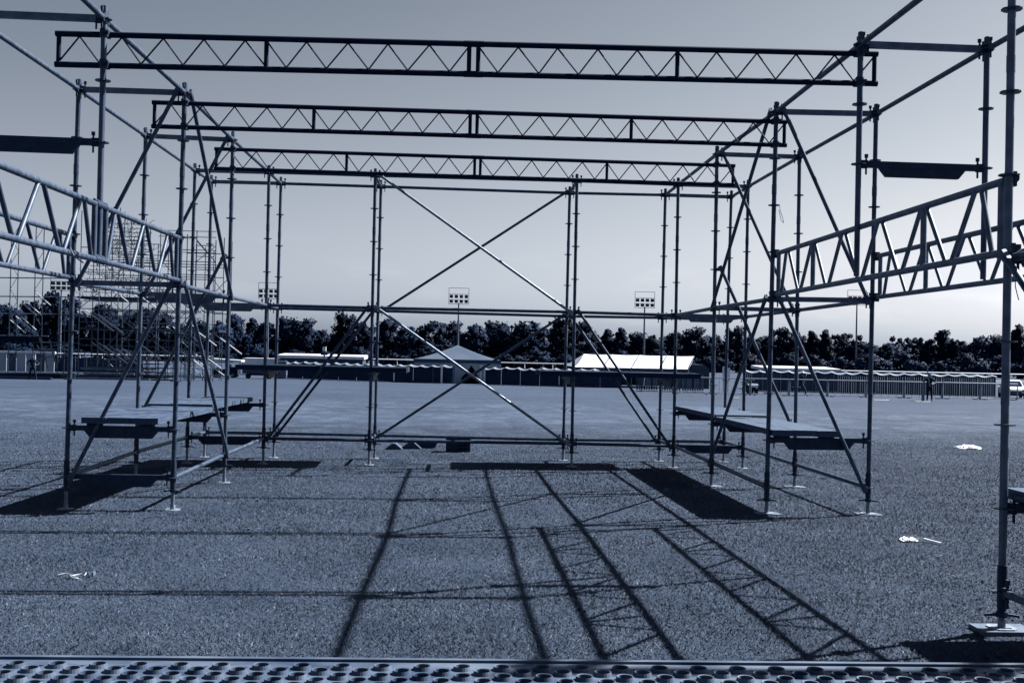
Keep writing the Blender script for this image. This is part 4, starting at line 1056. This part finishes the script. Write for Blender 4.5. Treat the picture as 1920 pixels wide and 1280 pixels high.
# ------------------------------------------------------------------ trees
def crown_mesh(kind, seed, mats):
    r = np.random.default_rng(seed); P = []; leaf = []
    blobs = []
    if kind == 'round':
        for _ in range(52):
            a, z = r.random() * 2 * PI, r.random(); rad = math.sqrt(max(.05, 1 - (2 * z - 1) ** 2)) * .42 * (.35 + .75 * r.random())
            blobs.append((math.cos(a) * rad, math.sin(a) * rad, .12 + z * .78, .055 + .12 * r.random() ** 1.5))
    elif kind == 'conifer':
        for k in range(44):
            z = k / 44; rad = (1 - z) ** .8 * .25 + .02; a = r.random() * 2 * PI; q = rad * (.35 + .7 * r.random()); blobs.append((math.cos(a) * q, math.sin(a) * q, .08 + z * .92, .05 + .07 * (1 - z)))
    elif kind == 'column':
        for k in range(30):
            z = k / 30; rad = .12 * math.sin(PI * min(1, z * .8 + .2)) + .02; a = r.random() * 2 * PI; blobs.append((math.cos(a) * rad * .7, math.sin(a) * rad * .7, .05 + z * .93, .07))
    elif kind == 'flat':
        for k in range(26):
            a = r.random() * 2 * PI; q = .52 * math.sqrt(r.random()); lay = r.choice([.62, .76, .9]); blobs.append((math.cos(a) * q * (1.35 - lay * .5), math.sin(a) * q, lay + r.normal() * .02, .075))
        for k in range(12): blobs.append((r.normal() * .15, r.normal() * .15, .35 + r.random() * .3, .12))
    elif kind == 'bush':
        for _ in range(26):
            a = r.random() * 2 * PI; q = .5 * math.sqrt(r.random()); blobs.append((math.cos(a) * q, math.sin(a) * q, .12 + r.random() * .62 * (1 - q), .12 + .08 * r.random()))
    elif kind == 'ragged':
        for _ in range(46):
            z = r.random(); a = r.random() * 2 * PI; q = (.36 * (1 - z * .55)) * (.3 + .85 * r.random()); blobs.append((math.cos(a) * q, math.sin(a) * q, .08 + z * .86, .04 + .1 * r.random() ** 1.4))
    V, F = [], []
    nl = 84
    for bx, by, bz, br in blobs:
        d = r.normal(size=(nl, 3)); d /= np.linalg.norm(d, axis=1)[:, None]
        rr = br * (.55 + .8 * r.random(nl) ** .9); flat = .8
        c = np.array((bx, by, bz)) + d * rr[:, None] * (1, 1, flat)
        nrm = d + r.normal(size=(nl, 3)) * .55; nrm /= np.linalg.norm(nrm, axis=1)[:, None]
        t = np.cross(nrm, r.normal(size=(nl, 3))); t /= np.linalg.norm(t, axis=1)[:, None]; b = np.cross(nrm, t)
        s = .0185 * (.6 + .9 * r.random(nl))[:, None] * (1 + 4 * br)
        k = len(V); q = np.stack((c - t * s - b * s * .6, c + t * s - b * s * .5, c + t * s * .7 + b * s * .8, c - t * s * .6 + b * s * .6), 1).reshape(-1, 3)
        base = len(V); V += q.tolist(); F += [(base + 4 * i, base + 4 * i + 1, base + 4 * i + 2, base + 4 * i + 3) for i in range(nl)]
        # dense core so that only the rim lets the light through
        o = len(V); ph = (1 + 5 ** .5) / 2; ico = [(-1, ph, 0), (1, ph, 0), (-1, -ph, 0), (1, -ph, 0), (0, -1, ph), (0, 1, ph), (0, -1, -ph), (0, 1, -ph), (ph, 0, -1), (ph, 0, 1), (-ph, 0, -1), (-ph, 0, 1)]
        for v in ico: V.append((bx + v[0] / 1.9 * br * .66 * (.8 + .4 * r.random()), by + v[1] / 1.9 * br * .66, bz + v[2] / 1.9 * br * .5))
        F += [tuple(o + i for i in f) for f in ((0, 11, 5), (0, 5, 1), (0, 1, 7), (0, 7, 10), (0, 10, 11), (1, 5, 9), (5, 11, 4), (11, 10, 2), (10, 7, 6), (7, 1, 8), (3, 9, 4), (3, 4, 2), (3, 2, 6), (3, 6, 8), (3, 8, 9), (4, 9, 5), (2, 4, 11), (6, 2, 10), (8, 6, 7), (9, 8, 1))]
    m = bpy.data.meshes.new('crown'); m.from_pydata(V, [], F); m.materials.append(mats); m.update()
    # soft volume shading: leaf normals follow the clump they sit on
    VN = np.empty((len(V), 3)); per = nl * 4 + 12; A = np.array(V)
    for i, (bx, by, bz, br) in enumerate(blobs):
        q = A[i * per:(i + 1) * per]; d = (q - (bx, by, bz)) / br; o = q - (0, 0, .42); o = o / np.linalg.norm(o, axis=1)[:, None]
        d = d * .7 + o * .8 + r.normal(size=d.shape) * .07; VN[i * per:(i + 1) * per] = d / np.linalg.norm(d, axis=1)[:, None]
    m.polygons.foreach_set('use_smooth', [True] * len(m.polygons))
    m.normals_split_custom_set_from_vertices(VN.tolist()); return m
CR = {}
def crown(kind, var, li):
    key = (kind, var, li)
    if key not in CR: CR[key] = crown_mesh(kind, hash((kind == 'round', len(kind), var)) % 9999 + var * 17, LEAFS[li])
    return CR[key]
def trunk_mesh():
    mb = MB(); mb.tube((0, 0, 0), (0, 0, .45), .03, 7, .018)
    for a in range(5): t = a * 1.26; mb.tube((0, 0, .28 + .03 * a), (math.cos(t) * .2, math.sin(t) * .2, .6 + .05 * a), .012, 5, .005)
    return mb.mesh('trunk', BARK, smooth=True)
TRUNK = trunk_mesh()
KN = {'round': 'round-crowned', 'conifer': 'pointed conifer', 'column': 'narrow columnar', 'flat': 'flat-topped spreading', 'bush': 'low bushy', 'ragged': 'tall ragged'}
def tree(px, top, wpx, y, kind, var, li, where, rotz=None):
    x = sx(px, y); z = zg(x, y) - .3; zt = sz(px, top, y); H = zt - z; wm = wpx * (1.3 if kind in ('round', 'ragged') else 1.1) / F0 * y
    kw = {'round': .92, 'conifer': .55, 'column': .36, 'flat': 1.15, 'bush': 1.2, 'ragged': .75}[kind]
    lab = '%s %s tree %s' % (('dark', 'mid-toned', 'lighter', 'near-black')[li], KN[kind], where)
    g = thing('tree', (x, y, z), lab, 'tree', 'trees in the belt beyond the field')
    c = place('crown', crown(kind, var, li), (x, y, z), g); c.scale = (wm / kw, wm / kw, H * (1.0 if kind != 'bush' else 1.1)); c.rotation_euler = (0, 0, rotz if rotz is not None else random.uniform(0, 6.28))
    t = place('trunk', TRUNK, (x, y, z), g); t.scale = (H * .8, H * .8, H)
    return g
T = [  # column, crown top row, width, depth, kind, variant, tone, where
 (-12, 566, 70, 235, 'round', 0, 0, 'at the far left edge behind the stage wing'), (28, 577, 52, 230, 'ragged', 0, 0, 'behind the slim lattice towers'),
 (62, 556, 50, 240, 'round', 1, 0, 'rising above the stage wing roof'), (98, 546, 58, 238, 'round', 2, 0, 'beside the leftmost floodlight mast'),
 (138, 560, 56, 240, 'ragged', 1, 3, 'behind the left outer standard'), (178, 566, 60, 236, 'round', 0, 3, 'behind the left end of the tall far stage'),
 (222, 572, 60, 240, 'round', 1, 0, 'behind the stairs of the tall far stage'), (268, 580, 62, 236, 'ragged', 2, 3, 'behind the middle of the tall far stage'),
 (312, 588, 60, 240, 'round', 2, 0, 'behind the right half of the tall far stage'), (352, 596, 52, 236, 'round', 0, 0, 'behind the right end of the tall far stage'),
 (396, 596, 60, 232, 'round', 1, 1, 'above the canopy cart'), (440, 588, 42, 240, 'ragged', 0, 1, 'with a twin top, right of the canopy cart'),
 (472, 598, 40, 245, 'conifer', 0, 0, 'left of the rear left standards'), (503, 603, 50, 238, 'round', 2, 0, 'under the second floodlight mast'),
 (535, 592, 56, 240, 'round', 0, 1, 'just right of the rear left standards'), (572, 597, 50, 236, 'ragged', 1, 0, 'above the left low white roof'),
 (606, 614, 54, 244, 'round', 1, 0, 'above the white box on the roof'), (648, 588, 44, 240, 'ragged', 2, 3, 'tallest left of the centre standards'),
 (678, 604, 48, 236, 'round', 2, 0, 'left of the centre left standards'), (724, 597, 52, 246, 'ragged', 0, 0, 'right of the centre left standards'),
 (766, 611, 56, 238, 'round', 0, 1, 'left of the grey marquee roof'), (806, 596, 62, 242, 'round', 1, 0, 'behind the left slope of the grey marquee'),
 (846, 602, 50, 248, 'ragged', 1, 0, 'beside the centre floodlight mast'), (886, 608, 56, 238, 'round', 2, 1, 'right of the centre floodlight mast'),
 (930, 600, 70, 244, 'round', 0, 1, 'broadest behind the right slope of the grey marquee'), (984, 596, 78, 238, 'round', 1, 1, 'in the middle of the brace cross'),
 (1032, 616, 52, 244, 'round', 2, 0, 'left of the centre right standards'), (1064, 592, 66, 226, 'round', 0, 3, 'tall and black behind the centre right standards'),
 (1096, 606, 44, 236, 'ragged', 2, 3, 'beside the two parallel right braces'), (1138, 619, 46, 262, 'conifer', 1, 0, 'left of the pair of pointed tops'),
 (1164, 616, 40, 260, 'conifer', 0, 0, 'with the pointed top above the white marquee'), (1192, 622, 46, 262, 'ragged', 0, 0, 'left of the third floodlight mast'),
 (1236, 624, 58, 264, 'round', 1, 0, 'right of the third floodlight mast'), (1270, 622, 46, 258, 'round', 2, 0, 'behind the rear right standards'),
 (1308, 613, 54, 250, 'ragged', 1, 0, 'with a loose top above the right tower deck'), (1345, 626, 52, 262, 'round', 0, 0, 'behind the second right standard'),
 (1376, 614, 40, 256, 'ragged', 2, 0, 'right of the second right standard'), (1414, 624, 56, 258, 'round', 1, 0, 'above the parked quad bike'),
 (1448, 620, 34, 256, 'conifer', 1, 3, 'behind the front right standard'), (1470, 614, 54, 252, 'round', 2, 0, 'above the walking man'),
 (1500, 624, 44, 260, 'round', 0, 3, 'above the low right building'), (1522, 622, 36, 254, 'conifer', 0, 3, 'left one of two dark spires'), (1548, 620, 40, 254, 'conifer', 1, 3, 'right one of two dark spires'),
 (1582, 625, 58, 262, 'flat', 0, 0, 'left of the right floodlight mast'), (1622, 636, 60, 262, 'round', 1, 1, 'behind the right outer standard'),
 (1662, 642, 62, 258, 'round', 0, 2, 'right of the right outer standard'), (1694, 631, 56, 275, 'flat', 1, 1, 'rising over the right tree line'),
 (1738, 634, 50, 278, 'flat', 0, 1, 'left of the lone columnar tree'), (1767, 619, 40, 280, 'column', 0, 1, 'alone above the right tree line'),
 (1796, 636, 46, 275, 'ragged', 1, 1, 'right of the lone columnar tree'), (1836, 630, 60, 268, 'round', 2, 2, 'left of the nearest standard'),
 (1872, 627, 40, 266, 'ragged', 0, 1, 'behind the nearest right standard'), (1908, 611, 46, 262, 'conifer', 2, 0, 'at the right edge'), (1945, 625, 60, 262, 'round', 1, 1, 'beyond the right edge'),
]
for t in T: tree(*t)
B = [(410, 652, 70), (470, 640, 76), (548, 640, 84), (612, 656, 60), (668, 645, 60), (742, 648, 66), (800, 640, 70), (1010, 650, 80), (1110, 645, 70), (1165, 652, 60), (1240, 650, 80), (1330, 650, 80),
     (1400, 655, 70), (1480, 655, 70), (1570, 650, 80), (1630, 658, 80), (1700, 652, 84), (1756, 660, 76), (1812, 656, 80), (1880, 660, 80), (1930, 655, 60), (20, 640, 90), (120, 640, 90), (230, 645, 90), (330, 650, 80), (890, 655, 80), (950, 648, 80), (1060, 660, 70), (1290, 662, 60), (1445, 664, 60), (1525, 660, 60)]
BW = ['below the canopy cart', 'left of the second floodlight', 'above the flat trailer', 'behind the left low white roof', 'behind the roof beacon', 'left of the centre left standards', 'beside the grey marquee', 'right of the brace crossing',
      'left of the white marquee', 'behind the white marquee ridge', 'right of the white marquee', 'behind the second right standard', 'above the quad bike', 'behind the walking man', 'left of the right floodlight mast', 'right of the right floodlight mast',
      'pale, above the man with the pole', 'pale, under the columnar tree', 'pale, left of the nearest standard', 'pale, behind the parked car', 'at the far right edge', 'behind the standing man', 'at the stage wing end', 'behind the stage stairs', 'at the stage right end',
      'right of the grey marquee roof', 'behind the gap of the brace cross', 'behind the rear right standards', 'over the small grey tent', 'left of the low right building', 'above the low right building']
for i, (px, top, w) in enumerate(B):
    tree(px, top, w, 205 + (i % 5) * 3, 'bush', i % 3, (0, 1, 0, 1)[i % 4] if px < 1560 else 2, 'in the front row, ' + BW[i])
# the wood behind closes the gaps between the trees
def wood():
    mb = MB(); r = np.random.default_rng(5); V = []; F = []
    for px in range(-80, 2000, 7):
        y = 300 + r.random() * 20; x = sx(px, y); zt = sz(px, 636 + .018 * px * .5 + r.normal() * 4, y); z = zg(x, y)
        for _ in range(26):
            c = np.array((x + r.normal() * .9, y + r.normal() * 2, z + (zt - z) * r.random() ** .5)); s = .5 + .5 * r.random(); t = r.normal(size=3); t /= np.linalg.norm(t); b = np.cross(t, r.normal(size=3)); b /= np.linalg.norm(b)
            k = len(V); V += [tuple(c - t * s - b * s), tuple(c + t * s - b * s), tuple(c + t * s + b * s), tuple(c - t * s + b * s)]; F.append((k, k + 1, k + 2, k + 3))
    m = bpy.data.meshes.new('far_wood'); m.from_pydata(V, [], F); m.materials.append(LEAFS[0])
    tag(place('far_wood', m, (0, 0, 0)), 'dense dark wood behind the single trees', 'wood', kind='stuff')
wood()

# ------------------------------------------------------------------ things lying on the grass and small details
def crate():
    x0, x1, y = -.18, .1, 19.3; z = zg(0, y); g = thing('plastic_crate', (.1, y, z), 'dark slotted crate on the grass under the rear ledgers', 'crate')
    mb = MB(); mb.box(x0 - .02, x0 + .2, y, y + .3, z, z + .26); part('solid_end', mb, CRATE, g, smooth=False)
    for k in range(4): mb = MB(); mb.box(x0 + .2, x1 + .12, y + .02, y + .05, z + .01 + k * .06, z + .048 + k * .06); part('slat', mb, CRATE, g, smooth=False)
    for xx in (x0 + .2, x1 + .1): mb = MB(); mb.box(xx, xx + .03, y + .055, y + .3, z, z + .25); part('side', mb, CRATE, g, smooth=False)
    mb = MB(); mb.box(x0 + .2, x1 + .1, y + .27, y + .3, z, z + .25); part('back', mb, CRATE, g, smooth=False)
    mb = MB(); mb.box(x0 - .02, x1 + .14, y - .01, y + .31, z + .26, z + .28); part('lid', mb, LAMPD, g, smooth=False)
crate()
def wedge(name, x, y, w, h, label):
    z = zg(x, y); mb = MB(); mb.prism([(x - w / 2, z - .01), (x + w / 2, z - .01), (x + w * .1, z + h), (x - w * .05, z + h)], 'y', y, y + .35); solid(name, mb, TIMBER, (x, y, z), label, 'block', 'pale wedges on the grass by the rear bay', smooth=False)
wedge('foam_wedge', -1.14, 19.8, .36, .11, 'left pale wedge-shaped block on the grass behind the bay')
wedge('foam_wedge', -.84, 20, .42, .13, 'right pale wedge-shaped block leaning by the dark tray')
mb = MB(); z = zg(-.55, 20.2); mb.add([(-.8, 20.2, z + .11), (-.36, 20.2, z + .11), (-.4, 20.2, z + .02), (-.72, 20.2, z + .02), (-.8, 20.5, z + .13), (-.36, 20.5, z + .13), (-.4, 20.5, z + .02), (-.72, 20.5, z + .02)], [(3, 2, 1, 0), (4, 5, 6, 7), (0, 1, 5, 4), (1, 2, 6, 5), (2, 3, 7, 6), (3, 0, 4, 7)])
solid('dark_tray', mb, CRATE, (-.58, 20.3, z), 'dark shallow tray beside the pale wedges', 'tray', smooth=False)

def crumple(name, x, y, sx_, sy_, h, label, seed, tail=None):
    r = np.random.default_rng(seed); n, m_ = 15, 9; vs = []; z = zg(x, y)
    for j in range(m_):
        for i in range(n):
            u, v = i / (n - 1) * 2 - 1, j / (m_ - 1) * 2 - 1; k = max(0, 1 - u * u * .9 - v * v * .8)
            vs.append((x + u * sx_ * (1 + .25 * r.normal() * .5) + v * sx_ * .2, y + v * sy_ * (1 + .2 * r.normal()), z + .012 + h * k ** .5 * (.25 + .9 * r.random())))
    mb = MB(); mb.add(vs, [(j * n + i, j * n + i + 1, (j + 1) * n + i + 1, (j + 1) * n + i) for j in range(m_ - 1) for i in range(n - 1)])
    if tail: mb.path([Vector((a, b, zg(a, b) + c)) for a, b, c in tail], .009, 5)
    solid(name, mb, WHITEP, (x, y, z), label, 'litter', smooth=False)
crumple('crumpled_sheet', 10.36, 22.0, .21, .26, .06, 'crumpled white plastic sheet on the grass at the right', 3)
crumple('crumpled_sheet', 4.12, 9.9, .075, .09, .026, 'crumpled white rag with a trailing tail on the grass', 5, tail=[(4.13, 9.9, .02), (4.18, 9.89, .022), (4.24, 9.84, .03), (4.29, 9.76, .02), (4.33, 9.68, .015)])
mb = MB(); pp = []
for k in range(26):
    t = k / 25 * 5.2; pp.append(Vector((-2.68 + .038 * math.cos(t) * (1 + .1 * t), 8.05 + .09 * math.sin(t), zg(-2.66, 8.05) + .022 + .008 * math.sin(2 * t))))
mb.path([Vector((a_, b_, c_ - .008)) for a_, b_, c_ in pp] + [Vector((-2.73, 8.02, .06)), Vector((-2.77, 8.03, .066)), Vector((-2.81, 8.0, .06))], .0038, 6)
m3 = MB(); m3.box(-2.59, -2.578, 8.05, 8.1, .045, .07); solid('strap_buckle', m3, PALE, (-2.585, 8.07, .045), 'tiny white buckle right of the curled strap', 'litter', smooth=False)
solid('loose_strap', mb, STRING, (-2.66, 8.05, .06), 'curled white strap on the near grass at the left', 'litter')
mb = MB()
for (x, y, s) in ((-2.96, 11.75, .022), (-2.2, 12.4, .014), (3.05, 14.0, .03), (2.6, 13.6, .025), (-1.9, 10.3, .012)):
    z = zg(x, y); mb.box(x - s, x + s, y - s, y + s, z, z + s * 1.4)
tag(solid('paper_scraps', mb, BOARD, (-2.2, 12.4, .03), 'tiny white paper scraps scattered near the standards', 'litter', smooth=False), None, None, kind='stuff')
def scraps():
    r = np.random.default_rng(23); V = []; F = []
    for _ in range(420):
        y = 5.6 * (30 / 5.6) ** (r.random() ** .9); x = .047 * y + (r.random() * 2 - 1) * .48 * y; z = zg(x, y) + .01 + .015 * r.random(); L = .005 + .014 * r.random() ** 2 * (1 + y * .03); a = r.random() * 6.28; w = .002 + .002 * r.random()
        dx, dy = math.cos(a) * L, math.sin(a) * L; k = len(V)
        V += [(x - dx - dy * w / L, y - dy + dx * w / L, z), (x - dx + dy * w / L, y - dy - dx * w / L, z), (x + dx + dy * w / L, y + dy - dx * w / L, z + .012), (x + dx - dy * w / L, y + dy + dx * w / L, z + .012)]; F.append((k, k + 1, k + 2, k + 3))
    m = bpy.data.meshes.new('dry_leaf_scraps'); m.from_pydata(V, [], F); m.materials.append(BOARD)
    tag(place('dry_leaf_scraps', m, (0, 0, 0)), 'pale dry leaf scraps strewn over the grass', 'leaf litter', kind='stuff')
scraps()
def cord(pts, r, label, m=PALE):
    mb = MB(); mb.path([Vector(p) for p in pts], r, 5); solid('hanging_cord', mb, m, pts[0], label, 'cord', 'cords hanging from the scaffold')
j = J('RI', '1', 6)
cord([j + Vector((.05, -.03, 0)), j + Vector((.06, -.03, -.06)), j + Vector((.09, -.03, -.14)), j + Vector((.1, -.03, -.19)), j + Vector((.07, -.03, -.16)), j + Vector((.045, -.03, -.05))], .003, 'frayed cord hanging from a rosette of the front right standard', MAST)
cord([Vector((X['RO'] + .03, 8.6, GZ0)), Vector((X['RO'] + .03, 8.6, GZ0 - .06)), Vector((X['RO'] + .045, 8.6, GZ0 - .12)), Vector((X['RO'] + .06, 8.6, GZ0 - .17))], .004, 'dark cord end dangling under the right outer girder', DARK2)
for i, (l, t, lab) in enumerate((('LO', 8.35, 'cable tie tail under the left outer girder'), ('LI', 8.3, 'cable tie tail on the left inner girder bottom tube'))):
    p = Vector((X[l] + .03, t, GZ0)); cord([p + Vector((0, 0, .03)), p + Vector((.03, 0, -.03)), p + Vector((.06, 0, -.05)), p + Vector((.1, 0, -.08))], .006, 'dark ' + lab, DARK2)
